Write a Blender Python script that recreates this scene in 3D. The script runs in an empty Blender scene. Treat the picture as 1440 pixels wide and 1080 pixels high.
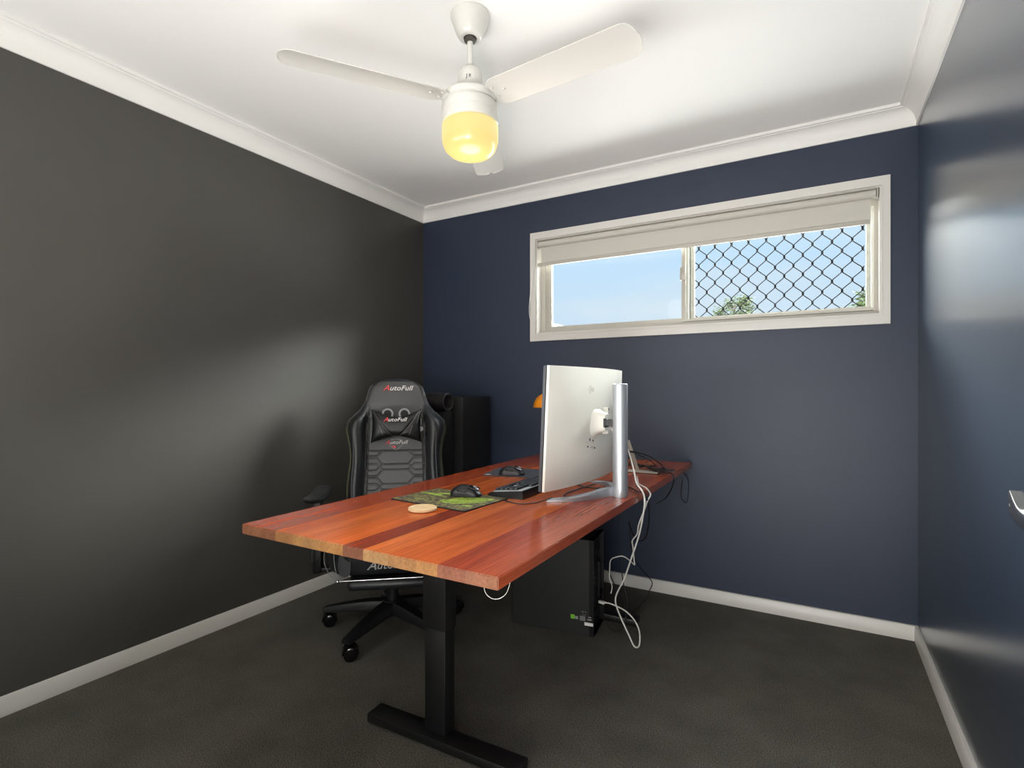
import bpy, bmesh, math, random
from mathutils import Vector, Matrix
from mathutils import noise as mnoise
random.seed(7)
R = math.radians
scene = bpy.context.scene
COL = scene.collection

# ------------------------------------------------------------------ camera
YAW = 29.97
cam_d = bpy.data.cameras.new('camera')
cam_d.sensor_width = 36.0
cam_d.lens = 36.0 * 745.4 / 1440.0
cam_d.shift_y = 6.0 / 1440.0
cam_d.clip_start = 0.02
cam_d.clip_end = 500
cam = bpy.data.objects.new('camera', cam_d)
COL.objects.link(cam)
cam.location = (0, 0, 1.132)
cam.rotation_euler = (R(90), 0, R(YAW))
scene.camera = cam

# ------------------------------------------------------------------ view
vs = scene.view_settings
vs.view_transform = 'Standard'
vs.look = 'None'
vs.exposure = 0.22
vs.gamma = 1.0
vs.use_curve_mapping = False

# ------------------------------------------------------------------ world: blue sky with soft cloud
world = bpy.data.worlds.new('sky')
scene.world = world
world.use_nodes = True
nt = world.node_tree
nt.nodes.clear()
wo = nt.nodes.new('ShaderNodeOutputWorld')
bg = nt.nodes.new('ShaderNodeBackground')
tc = nt.nodes.new('ShaderNodeTexCoord')
sx = nt.nodes.new('ShaderNodeSeparateXYZ')
nt.links.new(tc.outputs['Generated'], sx.inputs[0])
gr = nt.nodes.new('ShaderNodeValToRGB')
gr.color_ramp.elements[0].position = 0.0
gr.color_ramp.elements[0].color = (0.66, 0.75, 0.82, 1)
gr.color_ramp.elements[1].position = 0.25
gr.color_ramp.elements[1].color = (0.50, 0.70, 0.90, 1)
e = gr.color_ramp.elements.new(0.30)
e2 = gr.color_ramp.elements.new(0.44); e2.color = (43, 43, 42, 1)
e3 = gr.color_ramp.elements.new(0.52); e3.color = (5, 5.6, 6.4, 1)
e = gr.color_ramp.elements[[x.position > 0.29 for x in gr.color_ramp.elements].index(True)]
e.color = (92, 91, 88, 1)          # bright band added above what the window shows, to light the room
e = gr.color_ramp.elements.new(0.14)
e.color = (0.56, 0.70, 0.84, 1)
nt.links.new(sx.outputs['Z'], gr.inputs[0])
mp = nt.nodes.new('ShaderNodeMapping')
mp.inputs['Scale'].default_value = (1.6, 1.6, 7.0)
nt.links.new(tc.outputs['Generated'], mp.inputs[0])
nz = nt.nodes.new('ShaderNodeTexNoise')
nz.inputs['Scale'].default_value = 2.2
nz.inputs['Detail'].default_value = 6
nt.links.new(mp.outputs[0], nz.inputs['Vector'])
cr = nt.nodes.new('ShaderNodeValToRGB')
cr.color_ramp.elements[0].position = 0.45
cr.color_ramp.elements[0].color = (0, 0, 0, 1)
cr.color_ramp.elements[1].position = 0.75
cr.color_ramp.elements[1].color = (0.65, 0.65, 0.65, 1)
nt.links.new(nz.outputs[0], cr.inputs[0])
mx = nt.nodes.new('ShaderNodeMixRGB')
mx.inputs[2].default_value = (0.72, 0.77, 0.81, 1)
mxb = nt.nodes.new('ShaderNodeMath'); mxb.operation = 'MULTIPLY'
lo = nt.nodes.new('ShaderNodeMapRange'); lo.inputs['From Min'].default_value = 0.25; lo.inputs['From Max'].default_value = 0.33; lo.inputs['To Min'].default_value = 1; lo.inputs['To Max'].default_value = 0
nt.links.new(sx.outputs['Z'], lo.inputs[0]); nt.links.new(lo.outputs[0], mxb.inputs[0]); nt.links.new(cr.outputs[0], mxb.inputs[1])
nt.links.new(mxb.outputs[0], mx.inputs[0])
nt.links.new(gr.outputs[0], mx.inputs[1])
# unseen bright glow added below the horizon to lift the ceiling
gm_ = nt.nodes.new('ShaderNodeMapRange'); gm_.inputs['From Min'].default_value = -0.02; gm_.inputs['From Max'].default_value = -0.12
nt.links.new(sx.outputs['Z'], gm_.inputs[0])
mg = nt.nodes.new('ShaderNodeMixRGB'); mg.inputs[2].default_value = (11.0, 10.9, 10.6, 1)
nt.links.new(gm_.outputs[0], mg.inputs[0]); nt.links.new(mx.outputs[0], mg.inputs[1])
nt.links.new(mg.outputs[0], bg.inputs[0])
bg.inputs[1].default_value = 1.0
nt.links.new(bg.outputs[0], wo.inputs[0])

# ------------------------------------------------------------------ large lights
def area(name, loc, rot, sx_, sy_, power, color):
    d = bpy.data.lights.new(name, 'AREA')
    d.shape = 'RECTANGLE'; d.size = sx_; d.size_y = sy_
    d.energy = power; d.color = color
    o = bpy.data.objects.new(name, d); COL.objects.link(o)
    o.location = loc; o.rotation_euler = rot
    return o
# unseen fill lights added at the doorway and front wall to brighten the room
area('doorway_fill', (-0.20, -0.80, 1.25), (R(90), 0, R(15)), 1.0, 1.8, 13, (1.0, 0.985, 0.96))
area('ceiling_fill', (-1.25, 0.14, 1.10), (R(137), 0, 0), 2.0, 0.30, 22, (1.0, 0.995, 0.98))  # added fill out of view, aimed up for ceiling bounce
area('doorway_low_fill', (-0.2, -0.50, 0.40), (R(140), 0, R(0)), 0.9, 0.6, 40, (1.0, 0.99, 0.975))  # added low fill behind the camera, tilted up at the ceiling

# ------------------------------------------------------------------ helpers
def tag(o, label=None, cat=None, group=None, kind=None):
    if label: o['label'] = label
    if cat: o['category'] = cat
    if group: o['group'] = group
    if kind: o['kind'] = kind
    return o

def empty(name, loc=(0, 0, 0), rz=0.0, label=None, cat=None, group=None, kind=None):
    o = bpy.data.objects.new(name, None)
    COL.objects.link(o)
    o.location = loc
    o.rotation_euler = (0, 0, rz)
    o.empty_display_size = 0.05
    return tag(o, label, cat, group, kind)

def fin(name, bm, mat, parent=None, smooth=35, loc=None, rot=None, label=None):
    me = bpy.data.meshes.new(name)
    bmesh.ops.recalc_face_normals(bm, faces=bm.faces[:])
    bm.to_mesh(me); bm.free()
    for m in (mat if isinstance(mat, (list, tuple)) else [mat]):
        me.materials.append(m)
    if smooth:
        for p in me.polygons: p.use_smooth = True
        me.set_sharp_from_angle(angle=R(smooth))
    o = bpy.data.objects.new(name, me)
    COL.objects.link(o)
    if parent: o.parent = parent
    if loc: o.location = loc
    if rot: o.rotation_euler = rot
    if label: o['label'] = label
    return o

def box(bm, c, s, bev=0.0, seg=2, M=None, mi=0):
    r = bmesh.ops.create_cube(bm, size=1.0)
    vs_ = r['verts']
    for v in vs_:
        v.co = Vector((v.co.x * s[0], v.co.y * s[1], v.co.z * s[2]))
    if bev > 0:
        es = list({e for v in vs_ for e in v.link_edges})
        rr = bmesh.ops.bevel(bm, geom=es, offset=bev, segments=seg, profile=0.5, affect='EDGES')
        vs_ = list({v for f in rr['faces'] for v in f.verts} | {v for v in vs_ if v.is_valid})
    mat = Matrix.Translation(Vector(c)) if M is None else Matrix.Translation(Vector(c)) @ M
    for v in vs_: v.co = mat @ v.co
    if mi:
        for f in {f for v in vs_ for f in v.link_faces}: f.material_index = mi
    return vs_

def ringpts(p, t, r, n, up=None, ph=0):
    t = t.normalized()
    a = up if up is not None else (Vector((0, 0, 1)) if abs(t.z) < 0.9 else Vector((1, 0, 0)))
    u = t.cross(a).normalized(); v = u.cross(t).normalized()
    return [p + (u * math.cos(2 * math.pi * k / n + ph) + v * math.sin(2 * math.pi * k / n + ph)) * r for k in range(n)], u, v

def tube(bm, pts, r, n=8, caps=True, closed=False, radii=None):
    pts = [Vector(p) for p in pts]
    rings = []
    N = len(pts)
    u = None
    for i, p in enumerate(pts):
        if closed:
            t = (pts[(i + 1) % N] - pts[i - 1])
        else:
            t = (pts[min(i + 1, N - 1)] - pts[max(i - 1, 0)])
        if t.length < 1e-9: t = Vector((0, 0, 1))
        t.normalize()
        if u is None:
            a = Vector((0, 0, 1)) if abs(t.z) < 0.9 else Vector((1, 0, 0))
            u = t.cross(a).normalized()
        else:
            u = (u - t * u.dot(t)).normalized()
        v = t.cross(u)
        rr = radii[i] if radii else r
        rings.append([bm.verts.new(p + (u * math.cos(2 * math.pi * k / n) + v * math.sin(2 * math.pi * k / n)) * rr) for k in range(n)])
    m = N if closed else N - 1
    for i in range(m):
        a, b = rings[i], rings[(i + 1) % N]
        for k in range(n):
            bm.faces.new((a[k], a[(k + 1) % n], b[(k + 1) % n], b[k]))
    if caps and not closed:
        bm.faces.new(rings[0][::-1]); bm.faces.new(rings[-1])
    return rings

def smooth_path(pts, sub=6):
    P = [Vector(p) for p in pts]
    out = []
    for i in range(len(P) - 1):
        p0 = P[max(i - 1, 0)]; p1 = P[i]; p2 = P[i + 1]; p3 = P[min(i + 2, len(P) - 1)]
        for k in range(sub):
            t = k / sub
            out.append(0.5 * ((2 * p1) + (-p0 + p2) * t + (2 * p0 - 5 * p1 + 4 * p2 - p3) * t * t + (-p0 + 3 * p1 - 3 * p2 + p3) * t ** 3))
    out.append(P[-1])
    return out

def lathe(bm, prof, n=48, c=(0, 0, 0), M=None, cap0=False, cap1=False):
    rings = []
    for r, z in prof:
        ring = []
        for k in range(n):
            a = 2 * math.pi * k / n
            v = Vector((r * math.cos(a), r * math.sin(a), z))
            if M: v = M @ v
            ring.append(bm.verts.new(v + Vector(c)))
        rings.append(ring)
    for i in range(len(rings) - 1):
        a, b = rings[i], rings[i + 1]
        for k in range(n):
            bm.faces.new((a[k], a[(k + 1) % n], b[(k + 1) % n], b[k]))
    if cap0: bm.faces.new(rings[0][::-1])
    if cap1: bm.faces.new(rings[-1])
    return rings

def prism(bm, poly, axis, a, b):
    """extrude a 2D polygon along an axis ('x','y','z') from a to b"""
    def mk(p, t):
        if axis == 'x': return Vector((t, p[0], p[1]))
        if axis == 'y': return Vector((p[0], t, p[1]))
        return Vector((p[0], p[1], t))
    A = [bm.verts.new(mk(p, a)) for p in poly]
    B = [bm.verts.new(mk(p, b)) for p in poly]
    n = len(poly)
    for i in range(n):
        bm.faces.new((A[i], A[(i + 1) % n], B[(i + 1) % n], B[i]))
    bm.faces.new(A[::-1]); bm.faces.new(B)

def frame_rect(bm, x0, x1, z0, z1, w, y0, y1):
    """picture frame ring in the XZ plane made of four mitred bars"""
    if not isinstance(w, (tuple, list)): w = (w, w, w, w)     # left right bottom top
    o = [(x0, z0), (x1, z0), (x1, z1), (x0, z1)]
    i = [(x0 + w[0], z0 + w[2]), (x1 - w[1], z0 + w[2]), (x1 - w[1], z1 - w[3]), (x0 + w[0], z1 - w[3])]
    vo = [[bm.verts.new((p[0], y, p[1])) for p in o] for y in (y0, y1)]
    vi = [[bm.verts.new((p[0], y, p[1])) for p in i] for y in (y0, y1)]
    for k in range(4):
        j = (k + 1) % 4
        bm.faces.new((vo[0][k], vo[0][j], vi[0][j], vi[0][k]))
        bm.faces.new((vo[1][k], vi[1][k], vi[1][j], vo[1][j]))
        bm.faces.new((vo[0][k], vo[1][k], vo[1][j], vo[0][j]))
        bm.faces.new((vi[0][k], vi[0][j], vi[1][j], vi[1][k]))

def text_obj(name, s, size, mat, parent, M, shear=0.0, depth=0.0006, bold=0.0, spacing=1.0, align='CENTER', sx=1.0):
    cu = bpy.data.curves.new(name, 'FONT')
    cu.body = s; cu.size = size; cu.shear = shear; cu.extrude = depth; cu.offset = bold
    cu.space_character = spacing; cu.align_x = align; cu.align_y = 'CENTER'; cu.resolution_u = 3
    t = bpy.data.objects.new(name + '_tmp', cu)
    COL.objects.link(t)
    bpy.context.view_layer.update()
    dg = bpy.context.evaluated_depsgraph_get()
    me = bpy.data.meshes.new_from_object(t.evaluated_get(dg))
    bpy.data.objects.remove(t)
    me.name = name
    me.transform(M @ Matrix.Diagonal((sx, 1, 1, 1)))
    me.materials.clear(); me.materials.append(mat)
    o = bpy.data.objects.new(name, me)
    COL.objects.link(o)
    if parent: o.parent = parent
    return o

# ------------------------------------------------------------------ materials
def srgb(r, g, b):
    f = lambda c: (c / 255 / 12.92) if c / 255 <= 0.04045 else ((c / 255 + 0.055) / 1.055) ** 2.4
    return (f(r), f(g), f(b), 1)

def mat(name, col, rough=0.5, metal=0.0, spec=0.5, bump=0.0, bscale=100.0, var=0.0, vscale=20.0, coat=0.0, sheen=0.0, emit=None, estr=0.0, stretch=None):
    m = bpy.data.materials.new(name)
    m.use_nodes = True
    t = m.node_tree; b = t.nodes['Principled BSDF']
    b.inputs['Base Color'].default_value = col
    b.inputs['Roughness'].default_value = rough
    b.inputs['Metallic'].default_value = metal
    b.inputs['Specular IOR Level'].default_value = spec
    b.inputs['Coat Weight'].default_value = coat
    b.inputs['Sheen Weight'].default_value = sheen
    if emit:
        b.inputs['Emission Color'].default_value = emit
        b.inputs['Emission Strength'].default_value = estr
    co = t.nodes.new('ShaderNodeTexCoord')
    src = co.outputs['Object']
    if stretch:
        mpn = t.nodes.new('ShaderNodeMapping'); mpn.inputs['Scale'].default_value = stretch
        t.links.new(src, mpn.inputs[0]); src = mpn.outputs[0]
    if var > 0:
        n = t.nodes.new('ShaderNodeTexNoise'); n.inputs['Scale'].default_value = vscale; n.inputs['Detail'].default_value = 5
        t.links.new(src, n.inputs['Vector'])
        rp = t.nodes.new('ShaderNodeMapRange')
        rp.inputs['From Min'].default_value = 0.3; rp.inputs['From Max'].default_value = 0.7
        rp.inputs['To Min'].default_value = 1 - var; rp.inputs['To Max'].default_value = 1 + var
        t.links.new(n.outputs[0], rp.inputs[0])
        mu = t.nodes.new('ShaderNodeMixRGB'); mu.blend_type = 'MULTIPLY'; mu.inputs[0].default_value = 1
        mu.inputs[1].default_value = col
        t.links.new(rp.outputs[0], mu.inputs[2])
        t.links.new(mu.outputs[0], b.inputs['Base Color'])
    if bump > 0:
        n = t.nodes.new('ShaderNodeTexNoise'); n.inputs['Scale'].default_value = bscale; n.inputs['Detail'].default_value = 3
        t.links.new(src, n.inputs['Vector'])
        bp = t.nodes.new('ShaderNodeBump'); bp.inputs['Strength'].default_value = bump; bp.inputs['Distance'].default_value = 0.002
        t.links.new(n.outputs[0], bp.inputs['Height'])
        t.links.new(bp.outputs[0], b.inputs['Normal'])
    return m

M_char = mat('charcoal_paint', srgb(70, 68, 64), 0.42, bump=0.12, bscale=160, var=0.05, vscale=3)
M_navyr = mat('navy_satin_paint', srgb(44, 56, 72), 0.24, bump=0.04, bscale=160, var=0.03, vscale=4, coat=0.6)
M_navyr.node_tree.nodes['Principled BSDF'].inputs['Coat Roughness'].default_value = 0.28
M_navy = mat('navy_paint', srgb(41, 51, 70), 0.5, bump=0.10, bscale=160, var=0.03, vscale=4)
M_ceil = mat('ceiling_paint', srgb(240, 239, 236), 0.85, bump=0.05, bscale=120)
M_corn = mat('cornice_paint', srgb(234, 233, 229), 0.6)
M_trim = mat('gloss_trim_paint', srgb(214, 211, 205), 0.35)
M_alum = mat('window_enamel', srgb(184, 180, 170), 0.35)
M_alum2 = mat('screen_frame_metal', srgb(168, 164, 155), 0.4, metal=0.3, var=0.1, vscale=40)
M_dark = mat('dark_gasket', srgb(70, 68, 62), 0.6)
M_grille = mat('grille_black', srgb(24, 25, 28), 0.6, spec=0.2)
M_blind = mat('blind_fabric', srgb(196, 192, 183), 0.8, bump=0.1, bscale=600)
M_hall = mat('hallway_paint', srgb(225, 222, 214), 0.7)
M_fan = mat('fan_white_enamel', srgb(206, 204, 198), 0.28, coat=0.2)
M_opal = mat('opal_glass', srgb(110, 92, 45), 0.25, emit=(1.0, 0.80, 0.32, 1), estr=0.72)
M_blk = mat('black_powder_metal', srgb(13, 13, 14), 0.42, bump=0.08, bscale=500)
M_blkpl = mat('black_plastic', srgb(19, 20, 22), 0.38)
M_blkgl = mat('black_gloss', srgb(15, 15, 17), 0.15)
M_blkmat = mat('black_matte_case', srgb(17, 17, 18), 0.55)
M_pu = mat('black_leatherette', srgb(30, 31, 34), 0.40, bump=0.22, bscale=350)
M_pug = mat('charcoal_leatherette', srgb(68, 68, 68), 0.48, bump=0.22, bscale=350)
M_thread = mat('olive_piping', srgb(118, 118, 88), 0.6)
M_threadg = mat('grey_thread', srgb(120, 120, 120), 0.6)
M_ltgrey = mat('light_grey_plastic', srgb(140, 142, 144), 0.4)
M_wtxt = mat('white_print', srgb(225, 222, 220), 0.6)
M_rtxt = mat('red_print', srgb(215, 70, 75), 0.6)
M_gtxt = mat('grey_embroidery', srgb(150, 148, 148), 0.6)
M_dtxt = mat('dark_print', srgb(70, 70, 78), 0.6)
M_steel = mat('polished_steel', srgb(205, 205, 205), 0.18, metal=1.0)
M_silver = mat('brushed_silver', srgb(182, 187, 192), 0.42, metal=0.7, bump=0.04, bscale=300)
M_mon = mat('white_monitor_shell', srgb(226, 224, 214), 0.38)
M_bez = mat('monitor_bezel', srgb(52, 55, 62), 0.4)
M_scr = mat('screen_glass', srgb(8, 9, 11), 0.12)
M_wcab = mat('white_cable', srgb(222, 220, 212), 0.45)
M_bcab = mat('black_cable', srgb(22, 23, 27), 0.5)
M_coast = mat('pale_wood_coaster', srgb(222, 190, 145), 0.55, var=0.08, vscale=40)
M_pad2 = mat('dark_mouse_mat', srgb(52, 54, 62), 0.7, bump=0.2, bscale=900)
M_rub = mat('black_rubber', srgb(14, 14, 15), 0.7)
M_lamp = mat('orange_lacquer', srgb(232, 140, 30), 0.35)
M_green = mat('green_sticker', srgb(120, 190, 50), 0.5)
M_key = mat('keycap_black', srgb(30, 34, 40), 0.4)
M_led = mat('keycap_side', srgb(190, 195, 200), 0.5)
M_beige = mat('beige_plastic', srgb(190, 184, 170), 0.5)
M_roof = mat('metal_roofing', srgb(88, 98, 115), 0.5)
M_wallext = mat('rendered_wall', srgb(200, 195, 185), 0.8)
M_bark = mat('bark', srgb(48, 42, 36), 0.9, bump=0.4, bscale=20)
M_leaf = mat('tree_leaves', srgb(38, 52, 16), 0.6, var=0.35, vscale=2)
M_grass = mat('lawn', srgb(95, 120, 60), 0.9, var=0.3, vscale=3)

# carpet
def carpet():
    m = mat('carpet', srgb(66, 64, 59), 0.95, spec=0.1)
    t = m.node_tree; b = t.nodes['Principled BSDF']
    co = t.nodes.new('ShaderNodeTexCoord')
    n = t.nodes.new('ShaderNodeTexNoise'); n.inputs['Scale'].default_value = 260; n.inputs['Detail'].default_value = 6; n.inputs['Roughness'].default_value = 0.7
    t.links.new(co.outputs['Object'], n.inputs['Vector'])
    n2 = t.nodes.new('ShaderNodeTexNoise'); n2.inputs['Scale'].default_value = 5; n2.inputs['Detail'].default_value = 3
    t.links.new(co.outputs['Object'], n2.inputs['Vector'])
    r = t.nodes.new('ShaderNodeValToRGB')
    r.color_ramp.elements[0].position = 0.32; r.color_ramp.elements[0].color = srgb(44, 43, 40)
    r.color_ramp.elements[1].position = 0.70; r.color_ramp.elements[1].color = srgb(124, 120, 111)
    t.links.new(n.outputs[0], r.inputs[0])
    mr = t.nodes.new('ShaderNodeMapRange'); mr.inputs['From Min'].default_value = .3; mr.inputs['From Max'].default_value = .7
    mr.inputs['To Min'].default_value = .85; mr.inputs['To Max'].default_value = 1.15
    t.links.new(n2.outputs[0], mr.inputs[0])
    mu = t.nodes.new('ShaderNodeMixRGB'); mu.blend_type = 'MULTIPLY'; mu.inputs[0].default_value = 1
    t.links.new(r.outputs[0], mu.inputs[1]); t.links.new(mr.outputs[0], mu.inputs[2])
    t.links.new(mu.outputs[0], b.inputs['Base Color'])
    v = t.nodes.new('ShaderNodeTexVoronoi'); v.inputs['Scale'].default_value = 220
    t.links.new(co.outputs['Object'], v.inputs['Vector'])
    bp = t.nodes.new('ShaderNodeBump'); bp.inputs['Strength'].default_value = 0.6; bp.inputs['Distance'].default_value = 0.004
    t.links.new(v.outputs['Distance'], bp.inputs['Height']); t.links.new(bp.outputs[0], b.inputs['Normal'])
    return m
M_carpet = carpet()

# timber planks of the desk: boundaries across x (object coords, 0 = left edge)
PLK = [(0.0, (150, 74, 48)), (0.118, (146, 70, 46)), (0.150, (172, 92, 50)), (0.225, (184, 104, 54)), (0.330, (190, 104, 50)),
       (0.415, (136, 62, 42)), (0.488, (188, 112, 66)), (0.570, (178, 98, 56)), (0.655, (186, 104, 58)), (0.715, (150, 72, 52)), (0.795, (156, 80, 58)), (0.840, (162, 84, 58))]
def timber(name, pl, endgrain=False):
    m = mat(name, (1, 1, 1, 1), 0.24, coat=0.12)
    t = m.node_tree; b = t.nodes['Principled BSDF']
    b.inputs['Coat Roughness'].default_value = 0.12
    co = t.nodes.new('ShaderNodeTexCoord')
    s = t.nodes.new('ShaderNodeSeparateXYZ'); t.links.new(co.outputs['Object'], s.inputs[0])
    r = t.nodes.new('ShaderNodeValToRGB'); r.color_ramp.interpolation = 'CONSTANT'
    el = r.color_ramp.elements
    el[0].position = 0; el[0].color = srgb(*pl[0][1])
    el[1].position = pl[1][0]; el[1].color = srgb(*pl[1][1])
    for p, c in pl[2:]:
        q = el.new(p); q.color = srgb(*c)
    for q in el: q.color = (q.color[0] * (.72 if endgrain else 1.08), q.color[1] * (.74 if endgrain else .80), q.color[2] * (.72 if endgrain else .60), 1)
    t.links.new(s.outputs['X'], r.inputs[0])
    # fine grain along Y
    mpn = t.nodes.new('ShaderNodeMapping')
    mpn.inputs['Scale'].default_value = (60, 60, 60) if endgrain else (60, 3.0, 60)
    t.links.new(co.outputs['Object'], mpn.inputs[0])
    n = t.nodes.new('ShaderNodeTexNoise'); n.inputs['Scale'].default_value = 2.0; n.inputs['Detail'].default_value = 8; n.inputs['Roughness'].default_value = 0.65; n.inputs['Distortion'].default_value = 0.15
    t.links.new(mpn.outputs[0], n.inputs['Vector'])
    mr = t.nodes.new('ShaderNodeMapRange'); mr.inputs['From Min'].default_value = .28; mr.inputs['From Max'].default_value = .72
    mr.inputs['To Min'].default_value = .72; mr.inputs['To Max'].default_value = 1.26
    t.links.new(n.outputs[0], mr.inputs[0])
    mu = t.nodes.new('ShaderNodeMixRGB'); mu.blend_type = 'MULTIPLY'; mu.inputs[0].default_value = 1
    t.links.new(r.outputs[0], mu.inputs[1]); t.links.new(mr.outputs[0], mu.inputs[2])
    # broad streaks
    mp2 = t.nodes.new('ShaderNodeMapping'); mp2.inputs['Scale'].default_value = (14, 0.8, 5)
    t.links.new(co.outputs['Object'], mp2.inputs[0])
    n2 = t.nodes.new('ShaderNodeTexNoise'); n2.inputs['Scale'].default_value = 1.6; n2.inputs['Detail'].default_value = 4
    t.links.new(mp2.outputs[0], n2.inputs['Vector'])
    mr2 = t.nodes.new('ShaderNodeMapRange'); mr2.inputs['From Min'].default_value = .3; mr2.inputs['From Max'].default_value = .7
    mr2.inputs['To Min'].default_value = .80; mr2.inputs['To Max'].default_value = 1.16
    t.links.new(n2.outputs[0], mr2.inputs[0])
    mu2 = t.nodes.new('ShaderNodeMixRGB'); mu2.blend_type = 'MULTIPLY'; mu2.inputs[0].default_value = 1
    t.links.new(mu.outputs[0], mu2.inputs[1]); t.links.new(mr2.outputs[0], mu2.inputs[2])
    t.links.new(mu2.outputs[0], b.inputs['Base Color'])
    return m
M_wood = timber('oiled_timber_planks', PLK)
M_end = timber('timber_end_grain', [(p, (min(255, int(c[0] * 0.78 + 22)), int(c[1] * 0.95 + 20), int(c[2] * 1.1 + 12))) for p, c in PLK], True)

# green patterned mouse mat
def matgreen():
    m = mat('camouflage_mat_print', (1, 1, 1, 1), 0.7)
    t = m.node_tree; b = t.nodes['Principled BSDF']
    co = t.nodes.new('ShaderNodeTexCoord')
    n = t.nodes.new('ShaderNodeTexNoise'); n.inputs['Scale'].default_value = 40; n.inputs['Detail'].default_value = 5; n.inputs['Roughness'].default_value = 0.7; n.inputs['Distortion'].default_value = 1.5
    t.links.new(co.outputs['Object'], n.inputs['Vector'])
    r = t.nodes.new('ShaderNodeValToRGB')
    e_ = r.color_ramp.elements
    e_[0].position = 0.42; e_[0].color = srgb(42, 36, 32)
    e_[1].position = 0.60; e_[1].color = srgb(140, 142, 66)
    q = e_.new(0.5); q.color = srgb(92, 78, 62)
    t.links.new(n.outputs[0], r.inputs[0])
    t.links.new(r.outputs[0], b.inputs['Base Color'])
    return m
M_mat = matgreen()
M_lime = mat('lime_print', srgb(150, 175, 62), 0.7, var=0.3, vscale=60)
M_limed = mat('dark_print_lines', srgb(60, 70, 30), 0.65)

def glassmat():
    m = bpy.data.materials.new('window_glass'); m.use_nodes = True
    t = m.node_tree; t.nodes.clear()
    o = t.nodes.new('ShaderNodeOutputMaterial'); mixn = t.nodes.new('ShaderNodeMixShader')
    tr = t.nodes.new('ShaderNodeBsdfTransparent'); gl = t.nodes.new('ShaderNodeBsdfGlossy'); fr = t.nodes.new('ShaderNodeFresnel')
    gl.inputs['Roughness'].default_value = 0.0
    fr.inputs['IOR'].default_value = 1.14
    tr.inputs[0].default_value = (0.96, 0.98, 0.98, 1)
    t.links.new(fr.outputs[0], mixn.inputs[0]); t.links.new(tr.outputs[0], mixn.inputs[1]); t.links.new(gl.outputs[0], mixn.inputs[2])
    t.links.new(mixn.outputs[0], o.inputs[0])
    return m
M_glass = glassmat()

# ================================================================== ROOM SHELL
X0, X1, Y0, Y1, H = -2.442, 0.389, 0.0, 2.965, 2.40
WX0, WX1, WZ0, WZ1 = -1.529, 0.254, 1.470, 2.063       # window opening
T = 0.12

def struct(name, bm, m, parent=None, smooth=0, label=None):
    o = fin(name, bm, m, parent, smooth)
    if parent is None: o['kind'] = 'structure'
    return o

b = bmesh.new(); box(b, ((X0 + X1) / 2, (Y1 - 1.6) / 2, -0.05), (X1 - X0 + 2 * T, Y1 + 1.6 + 2 * T, 0.10)); struct('floor', b, M_carpet)
b = bmesh.new(); box(b, ((X0 + X1) / 2, (Y1 - 1.6) / 2, H + 0.05), (X1 - X0 + 2 * T, Y1 + 1.6 + 2 * T, 0.10)); struct('ceiling', b, M_ceil)
b = bmesh.new(); box(b, (X0 - T / 2, (Y0 + Y1) / 2, H / 2), (T, Y1 - Y0, H)); struct('wall_left', b, M_char)
b = bmesh.new(); box(b, (X1 + T / 2, (Y0 + Y1) / 2, H / 2), (T, Y1 - Y0, H)); struct('wall_right', b, M_navyr)
b = bmesh.new()
bx0, bx1 = X0 - T, X1 + T
box(b, ((bx0 + WX0) / 2, Y1 + T / 2, H / 2), (WX0 - bx0, T, H))
box(b, ((bx1 + WX1) / 2, Y1 + T / 2, H / 2), (bx1 - WX1, T, H))
box(b, ((WX0 + WX1) / 2, Y1 + T / 2, WZ0 / 2), (WX1 - WX0, T, WZ0))
box(b, ((WX0 + WX1) / 2, Y1 + T / 2, (WZ1 + H) / 2), (WX1 - WX0, T, H - WZ1))
struct('wall_back', b, M_navy)
# front wall with the doorway the camera stands in
DX0, DX1, DZ = -0.56, 0.29, 2.04
b = bmesh.new()
box(b, ((bx0 + DX0) / 2, -0.05, H / 2), (DX0 - bx0, 0.10, H))
box(b, ((bx1 + DX1) / 2, -0.05, H / 2), (bx1 - DX1, 0.10, H))
box(b, ((DX0 + DX1) / 2, -0.05, (DZ + H) / 2), (DX1 - DX0, 0.10, H - DZ))
struct('wall_front', b, M_hall)
# hallway behind
b = bmesh.new()
box(b, ((X0 + X1) / 2, -1.66, H / 2), (X1 - X0 + 2 * T, 0.10, H))
struct('wall_hallway', b, M_hall)
b = bmesh.new(); box(b, (X0 - T / 2, -0.85, H / 2), (T, 1.50, H)); struct('wall_hallway_left', b, M_hall)
b = bmesh.new(); box(b, (X1 + T / 2, -0.85, H / 2), (T, 1.50, H)); struct('wall_hallway_right', b, M_hall)

# cornice: cove profile (distance from wall, z)
def cornice_profile():
    pts = [(0.0, 2.309), (0.008, 2.309), (0.008, 2.316)]
    for k in range(9):
        a = R(90 * k / 8)
        pts.append((0.008 + 0.050 * (1 - math.cos(a)) + 0.0, 2.316 + 0.066 * math.sin(a) ** 0.9))
    pts += [(0.062, 2.386), (0.072, 2.386), (0.072, 2.3995), (0.0, 2.3995)]
    return pts
def run_profile(name, prof, A, B, inward, m):
    """profile run from A to B (xy), offset direction inward; mitred at both ends"""
    b = bmesh.new()
    A = Vector(A); B = Vector(B); n = Vector(inward); d = (B - A).normalized()
    ra, rb = [], []
    for (p, z) in prof:
        a_ = A + n * p + d * p; b_ = B + n * p - d * p
        ra.append(b.verts.new((a_.x, a_.y, z))); rb.append(b.verts.new((b_.x, b_.y, z)))
    N = len(prof)
    for i in range(N):
        b.faces.new((ra[i], ra[(i + 1) % N], rb[(i + 1) % N], rb[i]))
    b.faces.new(ra[::-1]); b.faces.new(rb)
    o = fin(name, b, m, None, 30); o['kind'] = 'structure'
    return o
cp = cornice_profile()
run_profile('trim_1', cp, (X0, Y0), (X0, Y1), (1, 0), M_corn)
run_profile('trim_2', cp, (X0, Y1), (X1, Y1), (0, -1), M_corn)
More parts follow.
